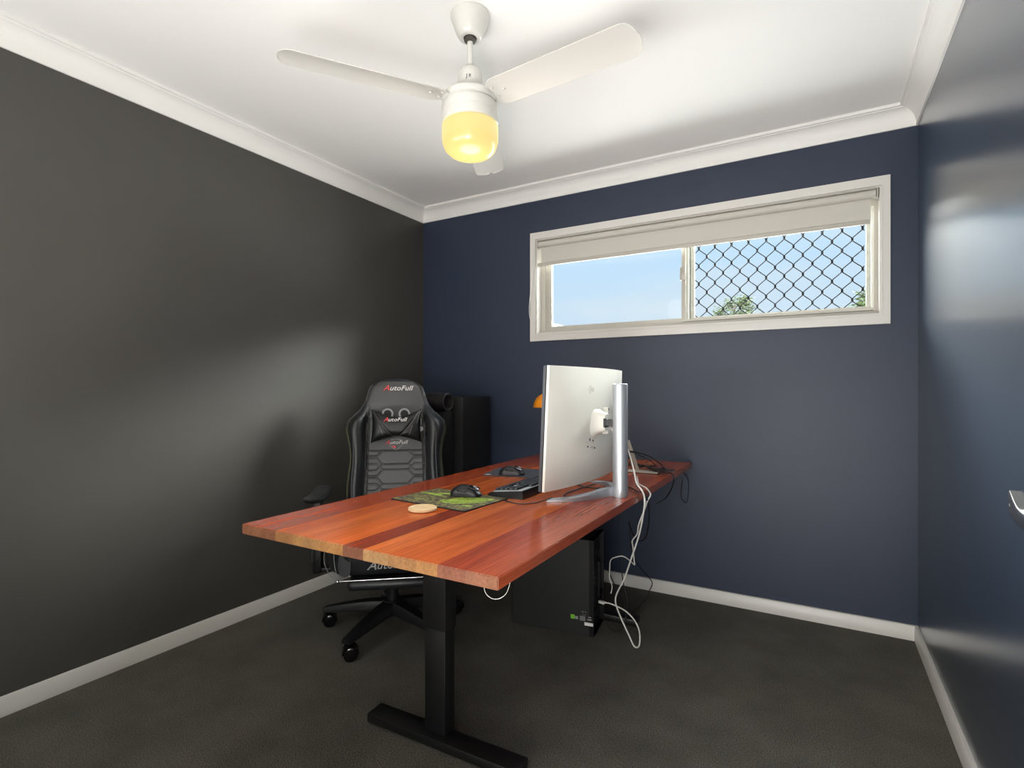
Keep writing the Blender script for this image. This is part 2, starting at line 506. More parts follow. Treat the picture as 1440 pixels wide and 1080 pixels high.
run_profile('trim_3', cp, (X1, Y1), (X1, Y0), (-1, 0), M_corn)
run_profile('trim_4', cp, (X1, Y0), (X0, Y0), (0, 1), M_corn)
sk = [(0, 0.001), (0.014, 0.001), (0.014, 0.060), (0.010, 0.067), (0, 0.068)]
run_profile('baseboard_left', sk, (X0, Y0), (X0, Y1), (1, 0), M_trim)
run_profile('baseboard_back', sk, (X0, Y1), (X1, Y1), (0, -1), M_trim)
run_profile('baseboard_right', sk, (X1, Y1), (X1, Y0), (-1, 0), M_trim)

# ================================================================== WINDOW
win = empty('window_1', ((WX0 + WX1) / 2, Y1, WZ0)); win['kind'] = 'structure'
def wfin(name, bm, m, parent=win, smooth=30, label=None):
    o = fin(name, bm, m, None, smooth, label=label)
    o.parent = parent
    off = Vector((0, 0, 0)); q = parent
    while q is not None: off += q.location; q = q.parent
    for v in o.data.vertices: v.co -= off
    return o
b = bmesh.new(); frame_rect(b, -1.569, 0.287, 1.427, 2.106, (0.040, 0.033, 0.043, 0.043), Y1 - 0.016, Y1 - 0.0005)
frame_rect(b, -1.533, 0.258, 1.466, 2.067, 0.004, Y1 - 0.019, Y1 - 0.014)
wfin('architrave', b, M_trim)
b = bmesh.new(); frame_rect(b, WX0, WX1, WZ0, WZ1, 0.008, Y1 - 0.012, Y1 + T)      # reveal lining
wfin('reveal', b, M_trim)
b = bmesh.new()
frame_rect(b, WX0 + .008, WX1 - .008, WZ0 + .008, WZ1 - .008, (0.030, 0.018, 0.018, 0.03), Y1 + 0.045, Y1 + T + 0.01)
frame_rect(b, WX0 + .036, WX1 - .024, WZ0 + .024, WZ1 - .036, (0.012, 0.010, 0.010, 0.02), Y1 + 0.058, Y1 + T)
wfin('window_frame', b, M_alum)
# fixed sash left and its glass, meeting stile, sliding sash right
b = bmesh.new()
frame_rect(b, -1.482, -0.618, 1.500, 2.03, (0.026, 0.030, 0.022, 0.04), Y1 + 0.062, Y1 + 0.082)
s1 = wfin('sash', b, M_alum)
b = bmesh.new(); box(b, (-1.052, Y1 + 0.072, 1.757), (0.812, 0.005, 0.475)); wfin('glass_pane', b, M_glass, s1, 0)
b = bmesh.new()
frame_rect(b, -0.652, 0.236, 1.500, 2.03, (0.020, 0.010, 0.012, 0.04), Y1 + 0.040, Y1 + 0.058)
box(b, (-0.640, Y1 + 0.046, 1.765), (0.005, 0.020, 0.50))
s2 = wfin('sash', b, M_alum)
b = bmesh.new(); box(b, (-0.202, Y1 + 0.050, 1.757), (0.850, 0.004, 0.475)); wfin('glass_pane', b, M_glass, s2, 0)
b = bmesh.new(); box(b, (-0.643, Y1 + 0.034, 1.764), (0.030, 0.014, 0.072), 0.002); lk = wfin('latch', b, M_alum2, s2)
# security screen outside
b = bmesh.new()
frame_rect(b, -0.618, 0.228, 1.503, 2.03, (0.024, 0.026, 0.024, 0.03), Y1 + 0.095, Y1 + 0.118)
scf = wfin('screen_frame', b, M_alum2)
b = bmesh.new(); frame_rect(b, -0.622, 0.240, 1.497, 2.03, 0.006, Y1 + 0.086, Y1 + 0.096); wfin('gasket', b, M_dark, scf)
gx0, gx1, gz0, gz1, gy = -0.598, 0.204, 1.524, 2.02, Y1 + 0.107
P = 0.0845; PZ = 0.0985
b = bmesh.new()
nw = int((gx1 - gx0) / (P / 2)) + 3
x00 = 0.104 - P / 2 * 20; z00 = 1.908 - PZ * 10
def wavy(i):
    # one wavy strand centred between node columns; touches its neighbours at the nodes
    out = []
    xc = x00 + (i + 0.5) * P / 2
    amp = P / 4 - 0.0016
    z = z00
    sgn = 1 if i % 2 == 0 else -1
    while z < z00 + PZ * 16:
        for (dz, s) in ((0, 1), (0.05, 1), (0.085, 0.95), (0.13, 0.72), (0.25, 0.0), (0.37, -0.72), (0.415, -0.95), (0.45, -1), (0.5, -1), (0.55, -1), (0.585, -0.95), (0.63, -0.72), (0.75, 0.0), (0.87, 0.72), (0.915, 0.95), (0.95, 1)):
            out.append((xc + sgn * (-s) * amp, z + dz * PZ))
        z += PZ
    return out
for i in range(-8, 40):
    pth = wavy(i)
    seg = []
    for (x, z) in pth:
        if gx0 - 0.004 < x < gx1 + 0.004 and gz0 - 0.003 < z < gz1:
            seg.append((x, gy, z))
        else:
            if len(seg) > 1: tube(b, seg, 0.0027, 6)
            seg = []
    if len(seg) > 1: tube(b, seg, 0.0027, 6)
# crimped rivets at nodes
for i in range(0, 26):
    x = x00 + i * P / 2
    for j in range(0, 16):
        z = z00 + j * PZ + (0 if i % 2 == 0 else PZ / 2)
        if gx0 < x < gx1 and gz0 < z < gz1:
            box(b, (x, gy, z), (0.0105, 0.0070, 0.015), 0.001, 1)
wfin('security_grille', b, M_grille, scf)

# ------------------------------------------------------------------ roller blind
YB = 2.955
bl = empty('roller_blind', (-0.65, Y1, 1.905), 0, 'pale grey roller blind drawn a third of the way down in the window', 'blind')
b = bmesh.new(); tube(b, [(-1.512, YB + .010, 2.032), (0.232, YB + .010, 2.032)], 0.0195, 28); wfin('roller_tube', b, M_blind, bl, 40)
b = bmesh.new(); box(b, (-0.643, YB + 0.016, 1.968), (1.716, 0.0012, 0.118)); wfin('blind_fabric', b, M_blind, bl, 0)
b = bmesh.new(); box(b, (-0.655, YB + 0.010, 1.906), (1.730, 0.013, 0.022), 0.004, 3); wfin('bottom_rail', b, M_alum, bl)
b = bmesh.new(); box(b, (-0.65, YB + .004, 2.0535), (1.76, 0.030, 0.006), 0.001, 1); wfin('head_rail', b, M_alum, bl)
for x in (-1.517, 0.238):
    b = bmesh.new(); box(b, (x, YB + 0.006, 2.030), (0.006, 0.040, 0.046), 0.002, 1)
    tube(b, [(x - .002, YB + 0.01, 2.032), (x + .002, YB + 0.01, 2.032)], 0.021, 20)
    wfin('bracket', b, M_alum, bl)
b = bmesh.new()
ch = [(-1.523, 2.925, 2.02), (-1.533, 2.922, 1.93), (-1.543, 2.920, 1.80), (-1.553, 2.918, 1.70), (-1.558, 2.916, 1.63), (-1.553, 2.915, 1.575), (-1.538, 2.915, 1.548), (-1.518, 2.915, 1.548), (-1.503, 2.916, 1.575), (-1.499, 2.918, 1.63), (-1.506, 2.920, 1.70), (-1.514, 2.922, 1.80), (-1.519, 2.924, 1.93), (-1.519, 2.926, 2.02)]
tube(b, smooth_path(ch, 6), 0.0016, 6); wfin('chain_loop', b, M_wcab, bl, 60)

# ================================================================== DOOR (open against the right side, only its lever reaches the view)
dr = empty('door_1', (0.262, 0.44, 0)); dr['kind'] = 'structure'
b = bmesh.new(); box(b, (0.266, 0.440, 1.025), (0.035, 0.80, 2.02), 0.002, 1); dl = wfin('door_leaf', b, M_navy, dr)
hd = b = bmesh.new()
lathe(b, [(0.0005, 0), (0.026, 0), (0.027, 0.003), (0.025, 0.009), (0.012, 0.010)], 32, (0.2485, 0.800, 1.000), Matrix.Rotation(R(-90), 4, 'Y'))
tube(b, [(0.245, 0.800, 1.000), (0.205, 0.800, 1.000)], 0.009, 20)
# lever: flat bar curving from the elbow back towards the hinge
lv = []
for k in range(15):
    t_ = k / 14
    lv.append((0.196 - 0.004 * math.sin(t_ * 2.5), 0.812 - 0.125 * t_, 1.002 - 0.012 * math.sin(t_ * math.pi) + 0.004 * t_))
rings = []
for i, p in enumerate(lv):
    hh = 0.0130 - 0.0045 * math.sin(i / 14 * math.pi); ww = 0.0065
    rings.append([b.verts.new((p[0] + dx * ww, p[1], p[2] + dz * hh)) for dx, dz in ((-1, -.8), (-.8, -1), (.8, -1), (1, -.8), (1, .8), (.8, 1), (-.8, 1), (-1, .8))])
for i in range(14):
    for k in range(8): b.faces.new((rings[i][k], rings[i][(k + 1) % 8], rings[i + 1][(k + 1) % 8], rings[i + 1][k]))
b.faces.new(rings[0][::-1]); b.faces.new(rings[-1])
wfin('door_handle', b, M_steel, dl, 40)
b = bmesh.new(); tube(b, [(0.1895, 0.803, 1.000), (0.1885, 0.803, 1.000)], 0.002, 12); wfin('screw', b, M_dark, dl)

# ================================================================== CEILING FAN
FX, FY = -1.022, 1.488
fan = empty('ceiling_fan', (FX, FY, H), 0, 'white three-blade ceiling fan with a glowing yellow glass light below', 'ceiling fan')
b = bmesh.new(); lathe(b, [(0.001, 0), (0.062, 0), (0.066, -0.004), (0.066, -0.014), (0.060, -0.030), (0.046, -0.068), (0.038, -0.080), (0.030, -0.083), (0.0225, -0.081)], 48, (0, 0, 0), None); fin('canopy', b, M_fan, fan, 40)
b = bmesh.new(); lathe(b, [(0.001, -0.070), (0.020, -0.070), (0.020, -0.090), (0.012, -0.094), (0.001, -0.094)], 24); fin('hanger_ball', b, M_dark, fan, 40)
b = bmesh.new(); tube(b, [(0, 0, -0.085), (0, 0, -0.200)], 0.0095, 20); fin('down_rod', b, M_fan, fan, 40)
b = bmesh.new(); lathe(b, [(0.011, -0.178), (0.020, -0.180), (0.033, -0.190), (0.040, -0.205), (0.042, -0.225), (0.046, -0.262), (0.047, -0.268), (0.001, -0.268)], 48)
sh = fin('motor_neck', b, M_fan, fan, 40)
b = bmesh.new(); lathe(b, [(0.047, -0.266), (0.060, -0.268), (0.085, -0.276), (0.093, -0.284), (0.096, -0.296), (0.094, -0.303), (0.088, -0.305), (0.088, -0.309), (0.094, -0.312), (0.096, -0.318), (0.094, -0.340), (0.001, -0.340)], 64)
fin('motor_housing', b, M_fan, fan, 30)
b = bmesh.new(); lathe(b, [(0.001, -0.340), (0.095, -0.340), (0.096, -0.345), (0.0955, -0.372), (0.090, -0.376), (0.001, -0.376)], 64)
lc = fin('light_collar', b, M_fan, fan, 30)
b = bmesh.new(); lathe(b, [(0.086, -0.374), (0.094, -0.378), (0.0955, -0.385), (0.0955, -0.425), (0.093, -0.442), (0.085, -0.460), (0.070, -0.474), (0.045, -0.483), (0.02, -0.486), (0.001, -0.487)], 64)
fin('light_glass', b, M_opal, fan, 60)
# small mark on the neck, facing the room
text_obj('maker_mark', 'J E', 0.016, M_dtxt, fan, Matrix.Rotation(R(33), 4, 'Z') @ Matrix.Translation((-0.004, -0.0425, -0.232)) @ Matrix.Rotation(R(90), 4, 'X'), bold=0.0004)
BL = None
def blade_mesh():
    b = bmesh.new()
    L0, L1, n = 0.085, 0.60, 40
    top, bot = [], []
    for i in range(n + 1):
        q_ = i / n
        r = L0 + (L1 - L0) * (q_ / 0.6 * 0.90 if q_ < 0.6 else 0.90 + 0.10 * math.sin((q_ - 0.6) / 0.4 * math.pi / 2))
        w0 = 0.058 + 0.006 * (r / 0.6)
        if r < 0.115: w0 *= 0.62 + 0.38 * ((r - L0) / 0.03)
        dt = L1 - r
        if dt < 0.045: w0 = max(w0 * math.sqrt(max(0, 1 - ((0.045 - dt) / 0.045) ** 2.6)), 0.012)
        rowt, rowb = [], []
        for k in range(9):
            s = -1 + k / 4.0
            camber = 0.006 * (1 - s * s)
            rowt.append(b.verts.new((r, s * w0, camber + 0.0012)))
            rowb.append(b.verts.new((r, s * w0, camber - 0.0012)))
        top.append(rowt); bot.append(rowb)
    for i in range(n):
        for k in range(8):
            b.faces.new((top[i][k], top[i][k + 1], top[i + 1][k + 1], top[i + 1][k]))
            b.faces.new((bot[i][k], bot[i + 1][k], bot[i + 1][k + 1], bot[i][k + 1]))
        for k in (0, 8):
            b.faces.new((top[i][k], top[i + 1][k], bot[i + 1][k], bot[i][k]))
    for i in (0, n):
        for k in range(8): b.faces.new((top[i][k], top[i][k + 1], bot[i][k + 1], bot[i][k]))
    # screws near the root
    for sx_, sy_ in ((0.105, 0.02), (0.105, -0.02), (0.14, 0.0)):
        lathe(b, [(0.001, -0.0035), (0.004, -0.0030), (0.005, 0.001)], 10, (sx_, sy_, 0.002), None)
    return b
for k in range(3):
    o = fin('blade', blade_mesh(), M_fan, fan, 40, loc=(0, 0, -0.298))
    o.rotation_euler = (Matrix.Rotation(R(-124.5 + 120 * k), 4, 'Z') @ Matrix.Rotation(R(-11), 4, 'X')).to_euler()
pl = bpy.data.lights.new('fan_bulb', 'POINT'); pl.energy = 2.5; pl.color = (1.0, 0.95, 0.86); pl.shadow_soft_size = 0.09
po = bpy.data.objects.new('fan_bulb', pl); COL.objects.link(po); po.location = (FX, FY, H - 0.60)

# ================================================================== DESK
DXL, DXR, DYN, DYF, DT = -1.460, -0.581, 0.949, 2.925, 0.735
desk = empty('standing_desk', ((DXL + DXR) / 2, (DYN + DYF) / 2, 0), 0, 'large reddish timber plank desk on a black sit-stand frame', 'desk')
cx_, cy_ = (DXL + DXR) / 2, (DYN + DYF) / 2
b = bmesh.new()
r = bmesh.ops.create_cube(b, size=1)
W_, L_, TH = DXR - DXL, DYF - DYN, 0.029
for v in b.verts: v.co = Vector(((v.co.x + .5) * W_, (v.co.y + .5) * L_, (v.co.z - .5) * TH))
bmesh.ops.bevel(b, geom=b.edges[:], offset=0.0022, segments=2, affect='EDGES')
for f in b.faces:
    if abs(f.normal.y) > 0.7: f.material_index = 1
top = fin('desktop', b, [M_wood, M_end], desk, 30, loc=(DXL - cx_, DYN - cy_, DT))
for (ly, ang) in ((1.345, 1.2), (2.49, 0)):
    b = bmesh.new(); box(b, (0, 0, 0.0225), (0.575, 0.072, 0.030), 0.004, 2)
    for sx_ in (-.26, .26): lathe(b, [(0.001, 0.0), (0.018, 0.0), (0.018, 0.008), (0.001, 0.008)], 16, (sx_, 0, 0.0))
    fin('foot', b, M_blk, desk, 30, loc=(-1.030 - cx_, ly - cy_, 0), rot=(0, 0, R(ang)))
    b = bmesh.new()
    box(b, (0, 0, 0.205), (0.082, 0.052, 0.340), 0.003, 2)
    box(b, (0, 0, 0.520), (0.090, 0.060, 0.310), 0.003, 2)
    fin('leg', b, M_blk, desk, 30, loc=(-1.055 - cx_, ly + .018 - cy_, 0))
    b = bmesh.new(); box(b, (0, 0, 0.690), (0.62, 0.075, 0.030), 0.003, 1)
    fin('bracket', b, M_blk, desk, 30, loc=(-1.03 - cx_, ly + .018 - cy_, 0))
b = bmesh.new()
for x in (-1.19, -0.90): box(b, (x - cx_, 1.92 - cy_, 0.690), (0.030, 1.13, 0.028), 0.002, 1)
fin('crossbar', b, M_blk, desk, 30)
b = bmesh.new(); tube(b, smooth_path([(-0.690, 1.06, 0.705), (-0.688, 1.06, 0.660), (-0.683, 1.06, 0.645), (-0.673, 1.06, 0.638), (-0.660, 1.06, 0.636), (-0.644, 1.065, 0.640), (-0.634, 1.08, 0.655), (-0.630, 1.10, 0.705)], 6), 0.0009, 6)
for v in b.verts: v.co -= Vector((cx_, cy_, 0))
fin('controller_cable', b, M_wcab, desk, 60, label='thin white cable hanging under the near corner')

# ================================================================== GAMING CHAIR
CX, CY, CR = -1.737, 1.884, R(39.4)
chair = empty('gaming_chair', (CX, CY, 0), CR, 'black gaming chair with winged backrest and olive piping behind the desk', 'chair')
HW = [(0.42, .235), (0.50, .245), (.56, .255), (.62, .256), (.685, .250), (.735, .243), (.779, .242), (.82, .247), (.854, .253), (.885, .262), (.915, .268), (.94, .265), (.959, .256), (.985, .228), (1.015, .196), (1.04, .176), (1.064, .164), (1.10, .153), (1.136, .140), (1.156, .122), (1.170, .100), (1.178, .080), (1.182, .055)]
def lerp(tab, z):
    if z <= tab[0][0]: return tab[0][1]
    for i in range(len(tab) - 1):
        if z <= tab[i + 1][0]:
            a, c = tab[i], tab[i + 1]
            t = (z - a[0]) / (c[0] - a[0])
            return a[1] + (c[1] - a[1]) * t
    return tab[-1][1]
def smst(a, c, x):
    t = max(0, min(1, (x - a) / (c - a))); return t * t * (3 - 2 * t)
def hw(z): return lerp(HW, z)
def cwid(z): return .158 - .012 * (z - .5) / .5 if z < 0.98 else .152 - 0.012
def yb(z): return .235 + 0.13 * (z - .45) / .75
def front(x, z):
    w = hw(z); c = min(cwid(z), w * 0.93); ax = abs(x)
    y = yb(z)
    head = smst(0.96, 1.06, z)
    F = 0.075 * (1 - head) + 0.004
    if ax > c:
        t = (ax - c) / max(w - c, 1e-4)
        y -= F * (math.sin(math.pi * min(t, 1) ** 0.85) ** 0.8) * 0.95
        y += (0.055 * (1 - head) + 0.03) * smst(0.65, 1.0, t)
        y += 0.012 * (1 - smst(0, .12, t)) * (1 - head)
    else:
        y += 0.010 * (1 - head) * 1.0 - 0.014 * head * (1 - (ax / c) ** 2)
        y += 0.006 * (1 - (ax / c) ** 2) * (1 - head)
    # round the edges near the top
    y += 0.035 * smst(1.14, 1.185, z)
    return y
b = bmesh.new()
NU, NV = 72, 90
fr_, bk_ = [], []
for j in range(NV + 1):
    z = .42 + (1.183 - .42) * (j / NV)
    if j > NV * 0.8:   # denser near the top
        pass
    w = hw(z)
    rf, rb = [], []
    for i in range(NU + 1):
        u = -1 + 2 * i / NU
        u = math.copysign(abs(u) ** 0.85, u)
        x = u * w
        rf.append(b.verts.new((x, front(x, z), z)))
        th = 0.075 * math.sqrt(max(0, 1 - abs(u) ** 3)) * (1 - smst(1.13, 1.19, z)) + 0.004
        yb_ = max(front(x, z) + 0.004, yb(z) + 0.02 + th)
        rb.append(b.verts.new((x * 0.985, yb_, z)))
    fr_.append(rf); bk_.append(rb)
for j in range(NV):
    for i in range(NU):
        b.faces.new((fr_[j][i], fr_[j][i + 1], fr_[j + 1][i + 1], fr_[j + 1][i]))
        b.faces.new((bk_[j][i], bk_[j + 1][i], bk_[j + 1][i + 1], bk_[j][i + 1]))
    for i in (0, NU): b.faces.new((fr_[j][i], fr_[j + 1][i], bk_[j + 1][i], bk_[j][i]))
for j in (0, NV):
    for i in range(NU): b.faces.new((fr_[j][i], fr_[j][i + 1], bk_[j][i + 1], bk_[j][i]))
back = fin('backrest', b, M_pu, chair, 60)

# quilted centre panel lying on the backrest (with grooves), and head panel
def seg_dist(px, pz, a, c):
    ax, az = a; bx_, bz = c
    dx, dz = bx_ - ax, bz - az
    L = dx * dx + dz * dz
    t = max(0, min(1, ((px - ax) * dx + (pz - az) * dz) / L)) if L else 0
    return math.hypot(px - ax - t * dx, pz - az - t * dz)
S_ = 1 / 266.0
SEG = []
z_top = 1.132 - (633.5 - 546) * S_
SEG.append(((-.17, z_top), (.17, z_top)))
for m_ in range(-1, 5):
    zc = 1.132 - (652 + 27 * m_ - 546) * S_
    f_ = lambda px_, py_: (px_ * S_, zc - py_ * S_)
    segs = [((17.5, 0), (26, 8)), ((26, 8), (44, 8)), ((17.5, 7.5), (26, -.7)), ((26, -.7), (44, -.7)), ((17.5, 7.5), (25, 15.5)), ((25, 15.5), (44, 15.5)), ((25, 18.5), (17.5, 27)), ((25, 18.5), (44, 18.5))]
    for a, c in segs:
        for s in (-1, 1):
            SEG.append((f_(s * a[0], a[1]), f_(s * c[0], c[1])))
    SEG.append((f_(-17.5, 0), f_(17.5, 0))); SEG.append((f_(-17.5, 7.5), f_(17.5, 7.5)))
SEG = [s for s in SEG if min(s[0][1], s[1][1]) <= z_top + 1e-6]
b = bmesh.new()
NX, NZ = 110, 200
zlo, zhi = 0.50, 0.985
grid = []
for j in range(NZ + 1):
    z = zlo + (zhi - zlo) * j / NZ
    row = []
    for i in range(NX + 1):
        u = -1 + 2 * i / NX
        cwz = cwid(z) - 0.004
        x = u * cwz
        d = 1.0
        if z < z_top + 0.02:
            for s in SEG:
                if abs(s[0][1] - z) < 0.04 or abs(s[1][1] - z) < 0.04:
                    q = seg_dist(x, z, *s)
                    if q < d: d = q
        edge = min(1 - abs(u), 1) * cwz
        gro = 0.0048 * math.exp(-(d / 0.0032) ** 2)
        pad = 0.0075 * smst(0, 0.012, edge) * smst(0, 0.012, zhi - z)
        row.append(b.verts.new((x, front(x, z) - 0.0015 - pad + gro, z)))
    grid.append(row)
for j in range(NZ):
    for i in range(NX): b.faces.new((grid[j][i], grid[j][i + 1], grid[j + 1][i + 1], grid[j + 1][i]))
fin('quilted_panel', b, M_pug, back, 60)

# head panel in charcoal leatherette
b = bmesh.new(); grid = []
for j in range(41):
    z = 0.975 + (1.168 - 0.975) * j / 40
    w = min(hw(z) - 0.020, 0.150) if z > 1.0 else 0.146
    row = []
    for i in range(41):
        u = -1 + 2 * i / 40; x = u * w
        e_ = min((1 - abs(u)) * w, 1.170 - z)
        row.append(b.verts.new((x, front(x, z) - 0.001 - 0.003 * smst(0, .01, e_), z)))
    grid.append(row)
for j in range(40):
    for i in range(40): b.faces.new((grid[j][i], grid[j][i + 1], grid[j + 1][i + 1], grid[j + 1][i]))
fin('head_panel', b, M_pug, back, 60)

# piping lines
def surf_line(bm, fx, z0, z1, r, n=60, off=0.001, sides=(-1, 1)):
    for s in sides:
        pts = []
        for k in range(n + 1):
            z = z0 + (z1 - z0) * k / n
            x = fx(z)
            pts.append((s * x, front(x, z) - off, z))
        tube(bm, pts, r, 6)
for s_ in (-1, 1):
    for (fx_, z1_, r_) in ((0.955, 0.945, 0.0013), (0.995, 0.925, 0.0013)):
        b = bmesh.new(); surf_line(b, lambda z: hw(z) * fx_, 0.50, z1_, r_, sides=(s_,))
        fin('piping', b, M_thread, back, 60, label='olive piping')
for s_ in (-1, 1):
    for (fx_, z1_, r_, z0_) in ((lambda z: cwid(z) + 0.002, 0.955, .0013, .50), (lambda z: cwid(z) + (hw(z) - cwid(z)) * (0.52 + 0.1 * math.sin((z - .55) * 9)), 0.93, .0012, .50), (lambda z: hw(z) * 0.985, 1.150, .0015, .945)):
        b = bmesh.new(); surf_line(b, fx_, z0_, z1_, r_, sides=(s_,))
        fin('seam', b, M_threadg, back, 60)

def on_back(x, z, off=0.0):
    e2 = 0.01
    y = front(x, z)
    n = Vector((-(front(x + e2, z) - front(x - e2, z)) / (2 * e2), 1, -(front(x, z + e2) - front(x, z - e2)) / (2 * e2))) * -1
    return Vector((x, y, z)), n.normalized()
tilt = math.atan(0.13 / 0.75)
def face_M(x, z, off):
    return Matrix.Translation((x, front(x, z) - off, z)) @ Matrix.Rotation(R(90) - tilt, 4, 'X')

# belt holes with grey rims
for s in (-1, 1):
    b = bmesh.new()
    x, z = s * 0.0435, 0.996
    M2 = Matrix.Translation((x, front(x, z) - 0.017, z)) @ Matrix.Rotation(R(90) - tilt, 4, 'X')
    pr = [(0.019, -0.004), (0.021, 0.001), (0.0255, 0.003), (0.030, 0.001), (0.031, -0.006)]
    lathe(b, pr, 36, (0, 0, 0), M2)
    o = fin('belt_hole_rim', b, M_ltgrey, back, 50, label='grey ring')
    b = bmesh.new(); lathe(b, [(0.0005, -0.001), (0.020, -0.001)], 24, (0, 0, 0), M2); fin('belt_hole', b, M_rub, o, 0)

def auto_full(parent, M, size, m_first, m_rest, gap, name='lettering', ds=0.0005):
    text_obj(name, 'A', size * 1.15, m_first, parent, M @ Matrix.Translation((-2.05 * gap, 0.0006, 0)), shear=0.35, bold=size * 0.012, depth=ds, align='CENTER', sx=1.1)
    text_obj(name, 'utoFull', size, m_rest, parent, M @ Matrix.Translation((0.42 * gap, 0, 0)), shear=0.30, bold=size * 0.006, depth=ds, align='CENTER', sx=1.12, spacing=1.03)
auto_full(back, face_M(0.012, 1.132, 0.0115), 0.037, M_rtxt, M_wtxt, 0.0305)

# shield emblem below the pillow
zE = 0.833
ME = face_M(0.0, zE, 0.0115)
auto_full(back, face_M(0.004, 0.846, 0.0125), 0.028, M_rtxt, M_wtxt, 0.023, name='emblem')
b = bmesh.new()
def flatline(bm, pts, w, M, h=0.0006):
    for i in range(len(pts) - 1):
        a, c = Vector((*pts[i], 0)), Vector((*pts[i + 1], 0))
        d = (c - a); L = d.length
        if L < 1e-6: continue
        mm = M @ Matrix.Translation((a + c) / 2) @ Matrix.Rotation(math.atan2(d.y, d.x), 4, 'Z')
        vs2 = bmesh.ops.create_cube(bm, size=1)['verts']
        for v in vs2: v.co = mm @ Vector((v.co.x * (L + w), v.co.y * w, v.co.z * h * 2))
flatline(b, [(-.034, .006), (-.030, -.004), (-.016, -.017), (0, -.027), (.016, -.017), (.030, -.004), (.034, .006)], 0.0022, ME)
flatline(b, [(-.030, .026), (-.018, .031), (-.006, .029), (0, .034), (.006, .029), (.018, .031), (.030, .026)], 0.0020, ME)
flatline(b, [(-.022, .024), (-.010, .026)], 0.0018, ME); flatline(b, [(.010, .026), (.022, .024)], 0.0018, ME)
fin('emblem', b, M_gtxt, back, 0)
b = bmesh.new(); flatline(b, [(-.015, -.008), (-.004, -.008)], 0.007, ME); flatline(b, [(-.010, -.013), (-.002, -.014)], 0.005, ME)
fin('emblem', b, M_rtxt, back, 0, label='red patch of the shield emblem')

# neck pillow (bow-tie)
pil = empty('neck_pillow', (0, 0, 0), 0)
pil.parent = chair
bpy.data.objects.remove(pil)
b = bmesh.new()
pz, px = 0.936, 0.004
def pil_half(u):   # half height at u
    return 0.060 + 0.028 * abs(u) ** 1.5
NPU, NPV = 48, 28
py = front(0, 0.93) - 0.012
fF, fB = [], []
def pillow_pt(u, v, side):
    hh = pil_half(u)
    x = u * (0.122 + 0.008 * abs(v) ** 2)
    z = v * hh - 0.014 * (1 - abs(u) ** 2) * (1 if v > 0 else -0.4) * abs(v)
    th = 0.044 * (max(0, 1 - abs(u) ** 4) ** 0.5) * (max(0, 1 - abs(v) ** 3) ** 0.5)
    # dip along the two diagonal seams
    d = min(abs(abs(u) * 0.122 - (0.012 + 0.052 * (v + 1))), 1)
    gro = 0.006 * math.exp(-(d / 0.006) ** 2) * (1 if side < 0 else 0)
    th2 = max(0.002, th - gro)
    y = py - 0.040 - th2 if side < 0 else py - 0.040 + th * 0.8
    # lean with the back
    return (px + x, y + z * 0.17, pz + z)
for j in range(NPV + 1):
    v = -1 + 2 * j / NPV
    fF.append([b.verts.new(pillow_pt(-1 + 2 * i / NPU, v, -1)) for i in range(NPU + 1)])
    fB.append([b.verts.new(pillow_pt(-1 + 2 * i / NPU, v, 1)) for i in range(NPU + 1)])
for j in range(NPV):
    for i in range(NPU):
        b.faces.new((fF[j][i], fF[j][i + 1], fF[j + 1][i + 1], fF[j + 1][i]))
        b.faces.new((fB[j][i], fB[j + 1][i], fB[j + 1][i + 1], fB[j][i + 1]))
    for i in (0, NPU): b.faces.new((fF[j][i], fF[j + 1][i], fB[j + 1][i], fB[j][i]))
for j in (0, NPV):
    for i in range(NPU): b.faces.new((fF[j][i], fF[j][i + 1], fB[j][i + 1], fB[j][i]))
pillow = fin('neck_pillow', b, mat('black_pillow_leatherette', srgb(17, 17, 19), 0.42, bump=0.2, bscale=350), chair, 60)
b = bmesh.new()
for s in (-1, 1):
    pts = []
    for k in range(31):
        v = -0.93 + 1.86 * k / 30
        u = s * (0.012 + 0.052 * (v + 1)) / 0.122
        p = pillow_pt(u, v, -1)
        pts.append((p[0], p[1] - 0.0005, p[2]))
    tube(b, pts, 0.0011, 6)
    pts = []
    for k in range(21):
        v = -0.7 + 0.75 * k / 20
        u = s * (0.52 + 0.22 * (v + .7) )
        p = pillow_pt(u, v, -1)
        pts.append((p[0], p[1] - 0.0005, p[2]))
    tube(b, pts, 0.0010, 6)
fin('seam', b, M_threadg, pillow, 60)
pp = pillow_pt(0, 0.45, -1)
auto_full(pillow, Matrix.Translation((0.000, pp[1] - 0.0015, pz + 0.034)) @ Matrix.Rotation(R(90) - tilt - 0.12, 4, 'X'), 0.029, M_rtxt, M_wtxt, 0.023)
# strap buckle hanging at the pillow's right
b = bmesh.new(); xx = 0.131
box(b, (xx, front(.13, .955) - 0.030, 0.955), (0.006, 0.004, 0.034), 0.001, 1)
lathe(b, [(0.0005, -0.004), (0.013, -0.004), (0.014, 0), (0.013, 0.004), (0.0005, 0.004)], 24, (xx - 0.001, front(.13, .917) - 0.028, 0.917), Matrix.Rotation(R(90), 4, 'X'))
fin('buckle', b, M_ltgrey, pillow, 40, label='grey strap buckle')

